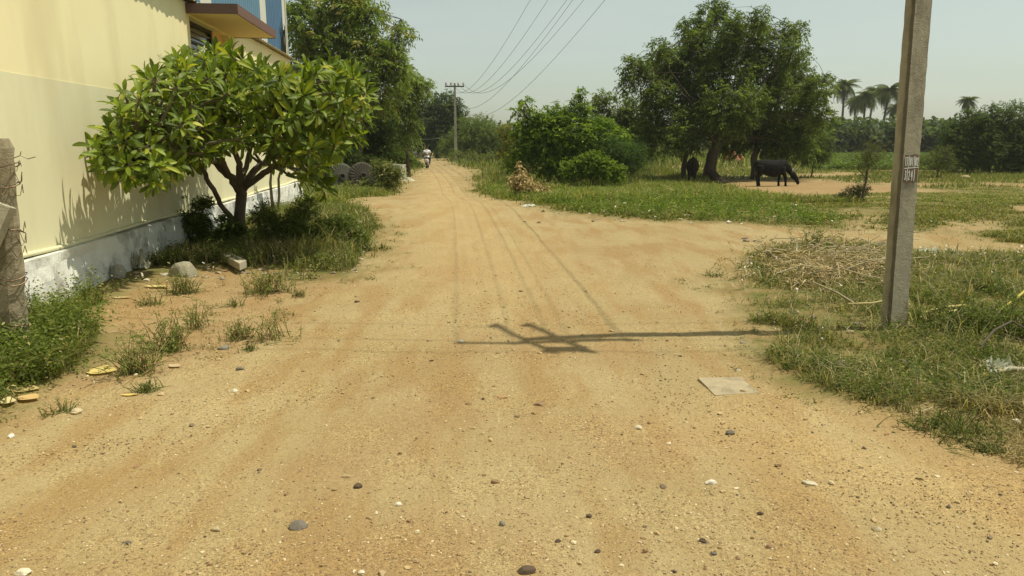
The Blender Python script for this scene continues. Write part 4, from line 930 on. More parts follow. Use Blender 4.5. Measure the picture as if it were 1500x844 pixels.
# ------------------------------------------------------------------ grass and weeds
HV = []
def vegat(x, y): v, r = masks(x, y); return v
def blades(name, label, sampler, n, hfun, wk, col1, col2, seg=2, bend=.5, dry=.15, drycol=(.34, .27, .12)):
    HV.clear(); x, y = sampler(n); n = len(x); z = gz(x, y) + .0; vv = np.concatenate(HV)[:n]
    h = hfun(x, y) * (.3 + .7 * sstep(.45, 1., vv)) * (.55 + .9 * fbm(x * 4, y * 4, 73, 2)) * (.5 + .8 * rng.random(n)); az = rng.random(n) * 6.283; b = bend * (.4 + rng.random(n)); dx = np.cos(az); dy = np.sin(az)
    w = np.maximum(.0028, wk * y) * (.7 + .6 * rng.random(n)); wa = az + math.pi / 2 + rng.normal(size=n) * .5; wx = np.cos(wa) * w; wy = np.sin(wa) * w
    m = fbm(x * 1.5, y * 1.5, 41, 3)[:, None]; m = np.clip((m - .3) * 2.4, 0, 1); m = np.clip(m + rng.normal(size=(n, 1)) * .25, 0, 1)
    c = np.asarray(col1) * (1 - m) + np.asarray(col2) * m; dd = rng.random(n) < dry * (.4 + 1.2 * vn(x * .9, y * .9, 88)); c[dd] = np.asarray(drycol) * (.6 + .7 * rng.random((dd.sum(), 1)))
    c = c * (.75 + .5 * rng.random((n, 1)))
    g = Geo(); B = np.stack([x, y, z - .01], 1); Wv = np.stack([wx, wy, 0 * x], 1); D = np.stack([dx, dy, 0 * x], 1)
    if seg == 2:
        M1 = B + D * (h * b * .35)[:, None] + np.array([0, 0, 1]) * (h * .62)[:, None]; Tp = B + D * (h * b)[:, None] + np.array([0, 0, 1]) * (h * (1 - .25 * b))[:, None]
        V = np.stack([B - Wv, B + Wv, M1 + Wv * .8, M1 - Wv * .8, Tp], 1).reshape(-1, 3); i = np.arange(n)[:, None] * 5
        g.add(V, i + np.array([[0, 1, 2, 3]]), np.repeat(c, 5, 0)); s = Geo(); g.F.append((i + np.array([[3, 2, 4]])))
    else:
        Tp = B + D * (h * b)[:, None] + np.array([0, 0, 1]) * h[:, None]; V = np.stack([B - Wv, B + Wv, Tp], 1).reshape(-1, 3); g.add(V, np.arange(n * 3).reshape(-1, 3), np.repeat(c, 3, 0))
    return tag(g.build(name, M_GRASS), label, 'grass', kind='stuff')
FG_L = pxpoly([(-500, 720), (-60, 640), (0, 605), (40, 590), (95, 560), (130, 520), (150, 480), (165, 450), (100, 440), (-300, 440)])
FG_R = pxpoly([(1045, 440), (1060, 396), (1120, 370), (1185, 354), (1225, 346), (1340, 372), (1500, 366), (1750, 390), (1900, 620), (1500, 602), (1400, 606), (1310, 600), (1240, 590), (1180, 565), (1125, 535), (1120, 492)])
ISL = pxpoly([(330, 392), (350, 402), (430, 416), (510, 402), (538, 375), (552, 338), (535, 308), (480, 296), (440, 285), (380, 300), (300, 330), (225, 362), (190, 392), (240, 392)])
def band(y0, y1, k=.78, pad=1.5, xmin=None, polys=None, gapn=.35, clump=0., notin=None, th=.5):
    def f(n):
        X = []; Y = []; got = 0; it = 0
        while got < n and it < 60:
            it += 1; y = rng.uniform(y0, y1, n * 2); w = k * y + pad; x = rng.uniform(-1, 1, n * 2) * w
            if polys is not None:
                ok = np.zeros(x.shape, bool)
                for P in polys: ok |= inpoly(x, y, P)
                x, y = x[ok], y[ok]
            else:
                s = (x - P0[0]) * WN[0] + (y - P0[1]) * WN[1]; ok = (s > .12) | (y > 23); x, y = x[ok], y[ok]
            if not len(x): continue
            v = vegat(x, y); d = np.clip((fbm(x * 2.2, y * 2.2, 71, 3) * .6 + fbm(x * .8, y * .8, 72, 2) * .4 - .5) * 2.6 + .5, 0, 1); ok = (v * (.3 + 1.1 * d) > th * (1 + gapn * (rng.random(len(x)) * 2 - .6))); x, y, v = x[ok], y[ok], v[ok]; HV.append(v)
            X.append(x); Y.append(y); got += len(x)
        return np.concatenate(X)[:n], np.concatenate(Y)[:n]
    return f
hN = lambda a, b: (lambda x, y: a + (b - a) * fbm(x * .8, y * .8, 13, 3) ** 1.2)
CG1 = (.090, .108, .026); CG2 = (.160, .175, .040); CG3 = (.135, .16, .03)
blades('weed_grass', 'tangled green and straw weeds around the painted pole', band(2.6, 10.5, polys=[FG_R], th=.60), 84000, lambda x, y: hN(.035, .22)(x, y) * (.35 + .65 * sstep(.25, .8, np.hypot(x - NB[0], y - NB[1]))), .0007, (.105, .14, .030), (.20, .21, .055), 2, 1.1, .30)
blades('weed_grass', 'dense green weeds at the foot of the stone fence post', band(3.2, 9, polys=[FG_L], th=.48, pad=4), 20000, hN(.07, .34), .0007, (.12, .15, .03), (.19, .20, .055), 2, .9, .25)
blades('weed_grass', 'weedy hedge island under and beside the frangipani tree', band(8, 18, polys=[ISL], th=.62), 12000, lambda x, y: hN(.10, .50)(x, y) * (.75 + .3 * sstep(-4.6, -2.4, x)), .0006, CG1, (.17, .18, .06), 2, .6, .22)
blades('straw_grass', 'dry straw stems standing among the weeds by the painted pole', band(2.6, 10.5, polys=[FG_R], th=.5), 4500, hN(.12, .42), .0005, (.36, .29, .15), (.26, .2, .1), 2, .8, .5, (.48, .4, .24))
DRYZ = pxpoly([(1270, 596), (1500, 600), (1800, 620), (1900, 720), (1500, 684), (1410, 652), (1340, 622)])
blades('dry_turf', 'thin dry trampled grass on bare soil at lower right', band(2.6, 6, polys=[DRYZ], th=-1, pad=3), 9000, hN(.05, .28), .0006, (.20, .19, .06), (.30, .24, .11), 2, 1.3, .5, (.42, .33, .17))
blades('straw_grass', 'dry straw stems standing in the hedge island', band(8, 18, polys=[ISL], th=.45), 5500, hN(.12, .4), .0005, (.30, .26, .12), (.22, .2, .09), 2, .6, .5, (.45, .38, .22))
blades('grass', 'short grass between the road edge and the thicket', band(10.5, 20, th=.42), 75000, hN(.03, .19), .0007, (.13, .155, .034), (.22, .22, .06), 2, .7, .24)
blades('grass', 'long grass in the field right of the road', band(20, 34, th=.40), 95000, lambda x, y: np.where(x > 9.5, .08, .28) * (.5 + fbm(x * .7, y * .7, 13, 3)), .0007, (.135, .175, .03), (.22, .235, .052), 2, .7, .18)
blades('grass', 'grass of the middle field around the cows', band(34, 60, k=.8, th=.40), 60000, lambda x, y: .14 + .3 * fbm(x * .4, y * .4, 14, 3) * np.where(x > 12, .4, 1.), .0009, (.14, .17, .042), (.21, .23, .06), 1, .5, .14)
blades('grass', 'rough grass of the far field', band(60, 170, k=.8, th=.35), 45000, lambda x, y: .35 + .4 * fbm(x * .2, y * .2, 14, 3), .0014, (.14, .175, .045), (.21, .235, .065), 1, .4, .1)

# broad-leaved weeds mixed in
def weeds(name, label, polys, n, y0, y1, h, sz, col, th=.3, K=9, pad=2.):
    x, y = band(y0, y1, polys=polys, th=th, pad=pad)(n); z = gz(x, y); hh = h * (.4 + .8 * fbm(x * 1.1, y * 1.1, 19, 3)) * (.6 + .6 * rng.random(len(x)))
    g = Geo(); P = np.stack([x, y, z], 1); D = rng.normal(size=P.shape) * .35 + [0, 0, 1]
    sprays(g, P, D, hh, K, sz, sz * .5, .12, col, .35, (.40, .36, .16), .06)
    return tag(g.build(name, M_LEAF), label, 'weeds', kind='stuff')
weeds('leafy_weeds', 'leafy green weeds by the stone fence post', [FG_L], 7500, 3.2, 9, .46, .036, (.12, .155, .03), .5, 10, 4)
weeds('leafy_weeds', 'low leafy weeds around the painted pole', [FG_R], 10000, 2.8, 10.5, .22, .024, (.11, .145, .034), .62)
weeds('leafy_weeds', 'leafy hedge weeds beside the frangipani', [ISL], 9500, 8, 18, .36, .036, (.135, .16, .042), .58, 11)
MAING = pxpoly([(700, 278), (745, 293), (850, 315), (1000, 324), (1190, 333), (1250, 330), (1120, 300), (1060, 280), (950, 268), (740, 262), (698, 262)])
weeds('leafy_weeds', 'bright green leafy weeds in front of the bushes right of the road', [MAING], 6500, 14, 36, .42, .06, (.125, .18, .028), .3, 9)
VRG2 = pxpoly([(440, 300), (545, 289), (580, 276), (586, 262), (600, 252), (560, 243), (430, 270)])
weeds('leafy_weeds', 'flowering weeds on the verge around the ribbed wheels', [VRG2], 3200, 18, 60, .5, .07, (.12, .15, .04), .25, 9)
# verge shrubs along the left side of the far road
tree('verge_shrub', 'leafy verge shrub with pale flowers right of the ribbed wheels', 'bush', 560, 31, [(562, 258, 14), (575, 262, 12), (555, 245, 9), (583, 256, 8), (570, 248, 8), (535, 275, 10), (510, 278, 10)], 750, (.3, 8, .09, .05, .2), .03, (.13, .15, .04), fork=.4, tipcol=(.45, .42, .2), tipf=.16)
tree('verge_shrub', 'mid green shrub behind the ribbed wheels and trough', 'bush', 560, 46, [(545, 228, 14), (570, 228, 13), (590, 232, 9), (600, 236, 6)], 700, (.4, 8, .13, .07, .2), .04, (.10, .15, .03), fork=.4)
tree('verge_shrub', 'rounded shrub beside the scooter on the road edge', 'bush', 604, 63, [(600, 239, 6), (607, 241, 5), (613, 243, 4)], 350, (.4, 8, .14, .08, .2), .04, (.10, .145, .03), fork=.4)
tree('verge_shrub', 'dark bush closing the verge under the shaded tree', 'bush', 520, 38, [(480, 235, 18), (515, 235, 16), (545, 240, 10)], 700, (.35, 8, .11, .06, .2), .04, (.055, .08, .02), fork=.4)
tree('plinth_shrub', 'dark leafy shrub against the limewashed plinth left of the frangipani trunk', 'bush', 270, 11.6, [(285, 325, 13), (300, 305, 9), (310, 338, 14), (283, 290, 6), (330, 335, 12), (260, 345, 14), (235, 352, 12), (212, 366, 9), (315, 350, 14), (350, 345, 12)], 1200, (.14, 7, .07, .035, .2), .015, (.11, .145, .032), fork=.3, gap=.42)
tree('hedge_shrub', 'leafy low shrub with bright foliage right of the frangipani trunk', 'bush', 430, 11.2, [(400, 335, 22), (440, 330, 26), (480, 345, 28), (510, 360, 22), (420, 365, 25), (465, 375, 30), (385, 315, 16), (505, 330, 16), (525, 350, 14), (360, 375, 16), (500, 385, 14), (450, 305, 14)], 3400, (.14, 8, .045, .02, .15), .02, (.125, .16, .038), fork=.3, tipcol=(.42, .40, .25), tipf=.08, gap=.3)

# dry upright weeds and tufts on the bare verge: each a plant
def tuft(px, py, hpx, n, lab, dry=.3, spread=1., cat='weed', nm='weed_tuft', leaf=True, cg=(.15, .185, .045)):
    b = G(px, py); ppm = F / b[1]; h = hpx / ppm; g = Geo(); root = thing(nm, lab, cat, b)
    C = b + rng.normal(size=(n, 3)) * [h * .22 * spread, h * .22 * spread, 0]; az = rng.random(n) * 6.28; L = h * (.5 + .7 * rng.random(n)); tl = np.abs(rng.normal(size=n)) * .45 * spread + .1
    D = np.stack([np.cos(az) * np.sin(tl), np.sin(az) * np.sin(tl), np.cos(tl)], 1)
    for k in range(n):
        c = np.array((.36, .28, .13)) if rng.random() < dry else np.array(cg); c = c * rng.uniform(.7, 1.2); P = [C[k], C[k] + D[k] * L[k] * .5, C[k] + D[k] * L[k] + np.array([D[k][0], D[k][1], -.4]) * L[k] * .25]
        g.tube(P, np.array([.0028, .0022, .001]) * (1 + b[1] * .05), 3, c, False)
    g.build('stems', M_GRASS, root)
    if leaf:
        g = Geo(); m = n * 3; k = rng.integers(0, n, m); P = C[k] + D[k] * (L[k] * rng.random(m))[:, None]
        sprays(g, P, rng.normal(size=(m, 3)) + [0, 0, .5], h * .14, 5, h * .09, h * .035, .1, cg, .35); g.build('leaves', M_GRASS, root)
for a in ((205, 545, 62, 60, 'dry brown upright weed left of the middle of the bare verge', .7, 1.),
          (248, 512, 58, 60, 'tall dry twiggy weed leaning over the bare verge', .6, 1.2), (290, 480, 40, 36, 'dry wiry weed at the upper end of the twiggy row', .7, 1.3),
          (215, 572, 22, 60, 'low green tuft below the dry brown weed', .2, 1.8), (350, 497, 32, 50, 'bushy half-dry weed in the middle of the bare verge', .5, 1.5), (398, 498, 48, 26, 'forked dry weed nearest the road', .8, 1.2),
          (366, 514, 12, 40, 'tiny round green tuft below the forked dry weed', .1, 1.6), (85, 605, 24, 36, 'small dark tuft at the edge of the left weeds', .3, 1.6), (270, 432, 32, 70, 'green tuft in front of the pale square stone', .2, 1.3),
          (390, 428, 40, 90, 'straw-coloured grass tuft below the hedge island', .6, 1.4), (345, 447, 14, 40, 'flat green tuft on red soil under the hedge island', .2, 2.2), (437, 432, 14, 40, 'small flat tuft nearest the hedge island tip', .3, 2.2),
          (220, 450, 20, 50, 'flat spreading tuft on the bare soil left', .3, 2.), (1155, 545, 20, 60, 'small tuft at the road edge right of the shadow', .1, 1.7), (1210, 552, 30, 90, 'spiky green tuft at the road edge below the pole', .1, 1.5),
          (1298, 580, 26, 70, 'spiky tuft straight below the painted pole', .2, 1.5), (1395, 632, 30, 520, 'large round green grass tuft at lower right', .15, 5.0), (1450, 663, 16, 160, 'small dark green tuft alone at lower right', .1, 2.6),
          (1325, 605, 14, 40, 'flat dry tuft between the two lower right tufts', .6, 2.2), (1255, 580, 12, 40, 'low dark creeping tuft below the pole', .4, 2.2), (1045, 408, 12, 40, 'flat green tuft alone on the road near the stalk heap', .2, 2.4),
          (1190, 372, 44, 70, 'tall wiry weed above the heap of dry stalks', .5, 1.3), (1130, 385, 38, 40, 'thin tall weed at the left end of the heap of stalks', .5, 1.2), (1365, 490, 70, 50, 'tall dark weed right of the pole foot', .2, .9),
          (1425, 495, 66, 60, 'tall weed above the dumped white plastic bag', .2, 1.), (1480, 500, 80, 60, 'tall dark weed at the right edge', .2, 1.), (1440, 430, 40, 70, 'bushy weed in the right grass halfway up', .2, 1.4), (1330, 398, 26, 50, 'weed clump behind the pole', .2, 1.6)):
    tuft(*a)

# ------------------------------------------------------------------ stones, litter, sticks
def rock_geo(g, c, r, flat=.6, col=(.3, .25, .18), seed=None):
    t = (1 + 5 ** .5) / 2; v = nrm(np.array([(-1, t, 0), (1, t, 0), (-1, -t, 0), (1, -t, 0), (0, -1, t), (0, 1, t), (0, -1, -t), (0, 1, -t), (t, 0, -1), (t, 0, 1), (-t, 0, -1), (-t, 0, 1)], float))
    f = [(0, 11, 5), (0, 5, 1), (0, 1, 7), (0, 7, 10), (0, 10, 11), (1, 5, 9), (5, 11, 4), (11, 10, 2), (10, 7, 6), (7, 1, 8), (3, 9, 4), (3, 4, 2), (3, 2, 6), (3, 6, 8), (3, 8, 9), (4, 9, 5), (2, 4, 11), (6, 2, 10), (8, 6, 7), (9, 8, 1)]
    return v, np.array(f)
IV, IF = rock_geo(None, 0, 0)
def pebbles():
    g = Geo(); n = 62000; y = rng.uniform(1.6, 3.0, n) * (1 + 2.6 * rng.random(n) ** 1.7); x = rng.uniform(-1, 1, n) * (y * .8 + .4)
    v, r = masks(x, y); ok = (v < .5) & (fbm(x * 1.2, y * 1.2, 91, 3) + rng.random(n) * .35 > .55); s = (x - P0[0]) * WN[0] + (y - P0[1]) * WN[1]; ok &= s > .15; x, y = x[ok], y[ok]; n = len(x)
    R = (.0016 + .0034 * rng.random(n) ** 3 + (rng.random(n) < .02) * .009 * rng.random(n)) * (1 + y * .06); z = gz(x, y) + R * .25 + (fbm(x * 1.3, y * 1.3, 17, 3) - .5) * .05 + (fbm(x * 6, y * 6, 27, 2) - .5) * .014
    sc = np.stack([R * (.7 + .7 * rng.random(n)), R * (.7 + .7 * rng.random(n)), R * (.5 + .3 * rng.random(n))], 1)
    V = (IV[None] * (1 + .25 * rng.normal(size=(n, 12, 1))) * sc[:, None] + np.stack([x, y, z], 1)[:, None]).reshape(-1, 3)
    pal = np.array([(.46, .34, .17), (.34, .24, .12), (.19, .14, .09), (.13, .11, .085), (.60, .50, .32), (.26, .15, .08)]); c = pal[rng.choice(6, n, p=[.44, .25, .06, .03, .10, .12])]
    f = (np.arange(n)[:, None, None] * 12 + IF[None]).reshape(-1, 3); g.add(V, f, np.repeat(c, 12, 0))
    tag(g.build('gravel', M_STONE), 'fine gravel scattered over the dirt road', 'gravel', kind='stuff')
pebbles()
def debris():
    g = Geo(); n = 9000; y = rng.uniform(3.2, 15, n); x = -y * rng.uniform(-.75, .85, n); v, r = masks(x, y); s = (x - P0[0]) * WN[0] + (y - P0[1]) * WN[1]
    ok = (s > .15) & (v < .9) & ((r > .3) | (v > .12) | (rng.random(n) < .02)); x, y = x[ok], y[ok]; n = len(x)
    z = gz(x, y) + (fbm(x * 1.3, y * 1.3, 17, 3) - .5) * .05 + .004; P = np.stack([x, y, z], 1)
    sprays(g, P, rng.normal(size=(n, 3)) * [1, 1, .12] + [0, 0, .05], .03, 2, .032, .012, .05, (.33, .25, .13), .5, (.56, .50, .34), .2)
    tag(g.build('leaf_debris', M_DRY), 'brittle leaf fragments and twigs strewn over the bare soil', 'debris', kind='stuff')
    g = Geo(); n = 2600; y = rng.uniform(3.2, 15, n); x = -y * rng.uniform(-.75, .85, n); v, r = masks(x, y); s = (x - P0[0]) * WN[0] + (y - P0[1]) * WN[1]
    ok = (s > .15) & (v < .7) & ((r > .35) & (rng.random(n) < .5) | (v > .1)); x, y = x[ok], y[ok]; n = len(x); C = np.repeat(np.stack([x, y, gz(x, y)], 1), 9, 0) + rng.normal(size=(n * 9, 3)) * [.03, .03, 0]; hh = np.repeat(.02 + .06 * rng.random(n) ** 2, 9)
    sprays(g, C, rng.normal(size=C.shape) * .9 + [0, 0, .8], hh, 4, .022, .008, .1, (.12, .125, .04), .4, (.3, .24, .12), .25)
    tag(g.build('creeping_sprigs', M_LEAF), 'tiny creeping sprigs scattered on bare soil at the road edges', 'sprigs', kind='stuff')
debris()
def rubble():
    g = Geo(); k = 0
    for (x0, y0, x1, y1, n) in ((350, 355, 540, 405, 70), (150, 385, 340, 420, 40), (230, 355, 345, 385, 20), (1070, 350, 1290, 420, 30), (1080, 400, 1500, 560, 40), (750, 296, 1190, 332, 40), (545, 262, 590, 275, 10)):
        for _ in range(n):
            p = at(rng.uniform(x0, x1), rng.uniform(y0, y1)); r = rng.uniform(.012, .05) * (1 + (p[1] > 12) * .6); V = IV * (1 + .3 * rng.normal(size=(12, 1))) * [r, r * rng.uniform(.6, 1), r * rng.uniform(.35, .7)] + [p[0], p[1], surfz(p[0], p[1]) + r * .2]
            g.add(V, IF, np.array([(.44, .38, .26), (.34, .27, .17), (.55, .51, .42), (.26, .22, .16)][rng.integers(0, 4)]))
    tag(g.build('rubble_chips', M_STONE), 'small rubble chips and clods lying in the weeds and along the road edges', 'rubble', kind='stuff')
def surfz(x, y):
    x = np.array([x]); y = np.array([y]); v, r = masks(x, y); return float(gz(x, y)[0] + (fbm(x * 1.3, y * 1.3, 17, 3)[0] - .5) * .05 + (fbm(x * 6, y * 6, 27, 2)[0] - .5) * .014 + v[0] * .03)
rubble()
def rock(px, py, wpx, hpx, col, lab, nm='stone', seed=0, grp=None, mat=None):
    b = at(px, py); z = surfz(b[0], b[1]); ppm = F / math.hypot(b[1], CAMH); w = wpx / ppm / 2 * .92; h = max(hpx / ppm / 2, .3 * w) * .9
    r_ = np.random.default_rng(int(px * 7 + py)); me = []
    import bmesh
    bm = bmesh.new(); bmesh.ops.create_icosphere(bm, subdivisions=2 if wpx < 14 else 3, radius=1)
    o1, o2 = r_.random(2) * 50
    pl = [(nrm(r_.normal(size=3)), .62 + .25 * r_.random()) for _ in range(9)]
    for v in bm.verts:
        p = np.array(v.co); k = .7 + .65 * float(fbm(np.array(p[0] * 1.4 + o1), np.array(p[1] * 1.4 + p[2] * 1.7 + o2), 4, 3)); p = p * k
        for q, d in pl:
            e = p.dot(q) - d
            if e > 0: p = p - q * e * .85
        v.co = (p[0] * w, p[1] * w * (.7 + .0), p[2] * h * 1.1)
    m = bpy.data.meshes.new(nm); bm.to_mesh(m); bm.free()
    a = m.attributes.new('col', 'FLOAT_COLOR', 'POINT'); a.data.foreach_set('color', np.tile([*col, 1.], (len(m.vertices), 1)).astype(np.float32).ravel()); m.materials.append(mat or M_STONE)
    o = bpy.data.objects.new(nm, m); COL.objects.link(o); o.location = (b[0], b[1], z + h * .25); o.rotation_euler = (0, 0, r_.normal() * .4); tag(o, lab, 'stone', grp); return o
GY = (.16, .14, .11); WT = (.62, .56, .42); TN = (.42, .31, .17); DKB = (.10, .07, .045); BRN = (.26, .17, .09)
for a in ((437, 769, 32, 16, GY, 'dark grey flat oval stone, largest in the lower left road'), (524, 712, 14, 12, DKB, 'dark brown clod right of and above the oval grey stone'), (583, 738, 13, 9, WT, 'pale stone right of the dark brown clod'),
          (508, 698, 16, 6, TN, 'long pale sliver stone above the dark brown clod'), (725, 704, 14, 10, BRN, 'tan brown pebble in the road centre'), (735, 766, 11, 14, (.24, .22, .17), 'greyish upright pebble below the tan brown pebble'),
          (1042, 707, 19, 14, (.72, .66, .54), 'bright white stone in the right foreground road'), (935, 626, 15, 8, (.55, .49, .36), 'pale flat stone between the slab and the road centre'), (1069, 632, 16, 7, GY, 'thin dark stone just below the concrete slab'),
          (1187, 707, 24, 5, (.50, .45, .32), 'flush pale flat stone right of the bright white stone'), (1212, 737, 0, 0, GY, ''), (1284, 777, 15, 9, (.48, .40, .26), 'pale stone in the lower right road'), (1128, 803, 14, 8, BRN, 'reddish dark pebble low at right'),
          (1029, 794, 14, 9, DKB, 'dark round pebble left of the reddish pebble'), (1045, 815, 12, 8, GY, 'grey pebble at the bottom right of the centre'), (1113, 753, 12, 7, DKB, 'dark pebble below the bright white stone'),
          (863, 754, 12, 7, DKB, 'small dark pebble right of the road centre'), (818, 792, 11, 7, DKB, 'dark pebble near the bottom centre'), (830, 783, 10, 8, TN, 'tan pebble beside the dark pebble near bottom centre'),
          (875, 808, 10, 8, DKB, 'dark pebble lowest right of the bottom centre'), (530, 836, 13, 9, WT, 'left one of two pale stones at the bottom edge'), (560, 838, 16, 9, TN, 'right one of two pale stones at the bottom edge'),
          (770, 838, 30, 14, DKB, 'dark brown clod cut by the bottom edge'), (35, 842, 26, 12, WT, 'pale stone in the bottom left corner'), (316, 776, 15, 9, (.42, .34, .2), 'tan stone left of the oval grey stone'),
          (327, 512, 18, 11, (.22, .21, .17), 'grey round stone under the bushy half-dry weed'), (343, 572, 11, 8, WT, 'white pebble in the middle of the left road'), (351, 543, 14, 8, GY, 'flat grey stone left of the middle road'),
          (17, 643, 12, 8, (.70, .68, .62), 'white lump at the left edge of the road'), (112, 606, 22, 10, (.5, .42, .26), 'pale flat stone beside the dark tuft'), (237, 577, 14, 8, (.48, .36, .2), 'tan stone right of the low green tuft'),
          (1487, 623, 16, 14, (.66, .62, .5), 'white stone in the grass at the right edge'), (675, 498, 12, 5, WT, 'white chip left of the pole shadow'), (632, 524, 8, 5, BRN, 'brown chip below the pole shadow'),
          (686, 594, 11, 6, BRN, 'brown clod under the shadow in mid road'), (790, 593, 20, 7, BRN, 'low crumbled clod in the mid road'), (735, 583, 16, 6, (.40, .24, .12), 'reddish crumb patch in the mid road'),
          (523, 440, 10, 6, DKB, 'dark pebble below the hedge island'), (398, 430, 8, 5, DKB, 'small dark stone beside the straw-coloured tuft'), (1412, 262, 16, 8, (.48, .36, .22), 'tan boulder in the field right of the painted pole'),
          (270, 408, 44, 34, (.30, .28, .20), 'squarish grey stone block under the frangipani'), (172, 413, 34, 30, (.30, .29, .24), 'grey stone leaning at the plinth foot'), (152, 402, 26, 26, (.28, .26, .2), 'smaller shaded stone left of the leaning one'),
          (905, 302, 10, 8, WT, 'left one of two white lumps in the grass right of the road'), (915, 303, 10, 8, WT, 'right one of two white lumps in the grass right of the road')):
    if a[2]: rock(*a)

def mound():
    y = 62.; p = atY(1075, 225, y); tag(rock(1075, 236, 34, 26, (.33, .15, .07), 'red earth mound seen under the spreading tree'), 'red earth mound seen under the spreading tree', 'mound'); 
mound()
def slab(px_pts, th, col, lab, nm='concrete_slab', cat='slab', lift=.0, mat=None):
    P = np.array([at(*q) for q in px_pts]); c = P.mean(0); z = max(surfz(q[0], q[1]) for q in P) + lift
    n = len(P); g = Geo(); lo = P.copy(); lo[:, 2] = z - .03; hi = P.copy(); hi[:, 2] = z + th
    g.add(np.concatenate([lo, hi]), [[i, (i + 1) % n, n + (i + 1) % n, n + i] for i in range(n)], col); g.add(hi, [list(range(n))], col)
    tag(g.build(nm, mat or M_CONC, origin=None), lab, cat)
slab([(1022, 557), (1034, 569), (1047, 583), (1112, 579), (1092, 563), (1087, 556)], .0, (.38, .315, .20), 'broken pale concrete slab lying flush in the dirt road')
slab([(326, 388), (352, 403), (362, 398), (338, 383)], .06, (.42, .38, .28), 'pale broken slab propped in weeds below the frangipani trunk', lift=.06)

def fallen_leaf(px, py, L, w, az, col, lab, lift=.003, cup=.25):
    b = at(px, py); z = surfz(b[0], b[1]) + lift; ppm = F / math.hypot(b[1], CAMH); L = L / ppm; w = w / ppm; g = Geo(); ts = np.linspace(0, 1, 7); V = []
    for t in ts:
        ww = w * math.sin(math.pi * min(1, t * .98 + .01)) ** 1.1 / 2; x = (t - .5) * L
        for s_ in (-1, 0, 1): V.append((x, s_ * ww, cup * (abs(s_) * ww) + cup * .3 * L * (2 * t - 1) ** 2))
    V = np.array(V); ca, sa = math.cos(az), math.sin(az); V = np.stack([V[:, 0] * ca - V[:, 1] * sa, V[:, 0] * sa + V[:, 1] * ca, V[:, 2]], 1) + [b[0], b[1], z]
    f = []
    for r in range(6): f += [[3 * r, 3 * r + 1, 3 * r + 4, 3 * r + 3], [3 * r + 1, 3 * r + 2, 3 * r + 5, 3 * r + 4]]
    g.add(V, f, col); tag(g.build('fallen_leaf', M_DRY, smooth=True), lab, 'leaf', 'fallen frangipani leaves')
YL = (.62, .50, .18); ST = (.50, .38, .2)
for a in ((148, 545, 44, 42, .15, YL, 'bright yellow fallen leaf alone on the bare soil'), (36, 573, 44, 30, .1, (.58, .46, .2), 'pale dry leaf, topmost of three at the left weeds edge'), (42, 587, 34, 28, -.2, (.6, .42, .18), 'crumpled tan leaf, middle of three at the left weeds edge'),
          (12, 595, 22, 34, .6, (.66, .56, .3), 'yellow leaf, lowest of three at the left edge'), (72, 526, 26, 18, .4, (.5, .42, .12), 'yellow-brown leaf tip under the left weeds'), (256, 538, 22, 16, -.5, (.52, .4, .24), 'curled beige leaf right of the dry brown weed'),
          (190, 578, 26, 10, .1, (.62, .47, .16), 'narrow yellow leaf beside the low green tuft'), (176, 441, 34, 12, .1, ST, 'long beige leaf on soil below the plinth'), (232, 426, 40, 16, .0, (.62, .5, .22), 'yellow straw leaf left of the square stone block'),
          (322, 362, 30, 20, .3, (.45, .34, .14), 'sunlit tan leaf in the frangipani shade'), (200, 400, 20, 12, .8, (.4, .33, .2), 'shaded leaf near the grey bag')):
    fallen_leaf(*a)

def crumple(name, px, py, wpx, hpx, col, lab, cat='litter', lift=0.):
    b = at(px, py); z = surfz(b[0], b[1]) + lift; ppm = F / math.hypot(b[1], CAMH); w = wpx / ppm; h = hpx / ppm; n = 12; u, v = np.meshgrid(np.linspace(-1, 1, n), np.linspace(-1, 1, n)); r_ = np.random.default_rng(int(px + py))
    hh = np.abs(fbm(u * 2.3 + px, v * 2.3 + py, 6, 3) - .5) * 4 * (1 - .5 * (u ** 2 + v ** 2)) + .05; hh = np.maximum(hh, .0)
    V = np.stack([b[0] + u * w / 2 * (1 + .3 * r_.random(u.shape)), b[1] + v * w / 3 * (1 + .3 * r_.random(u.shape)), z + hh * h * .9], -1).reshape(-1, 3)
    i = (np.arange(n - 1)[:, None] * n + np.arange(n - 1)[None]).ravel(); g = Geo(); g.add(V, np.stack([i, i + 1, i + n + 1, i + n], 1), col)
    tag(g.build(name, M_PLASTIC), lab, cat)
PL = (.66, .67, .62)
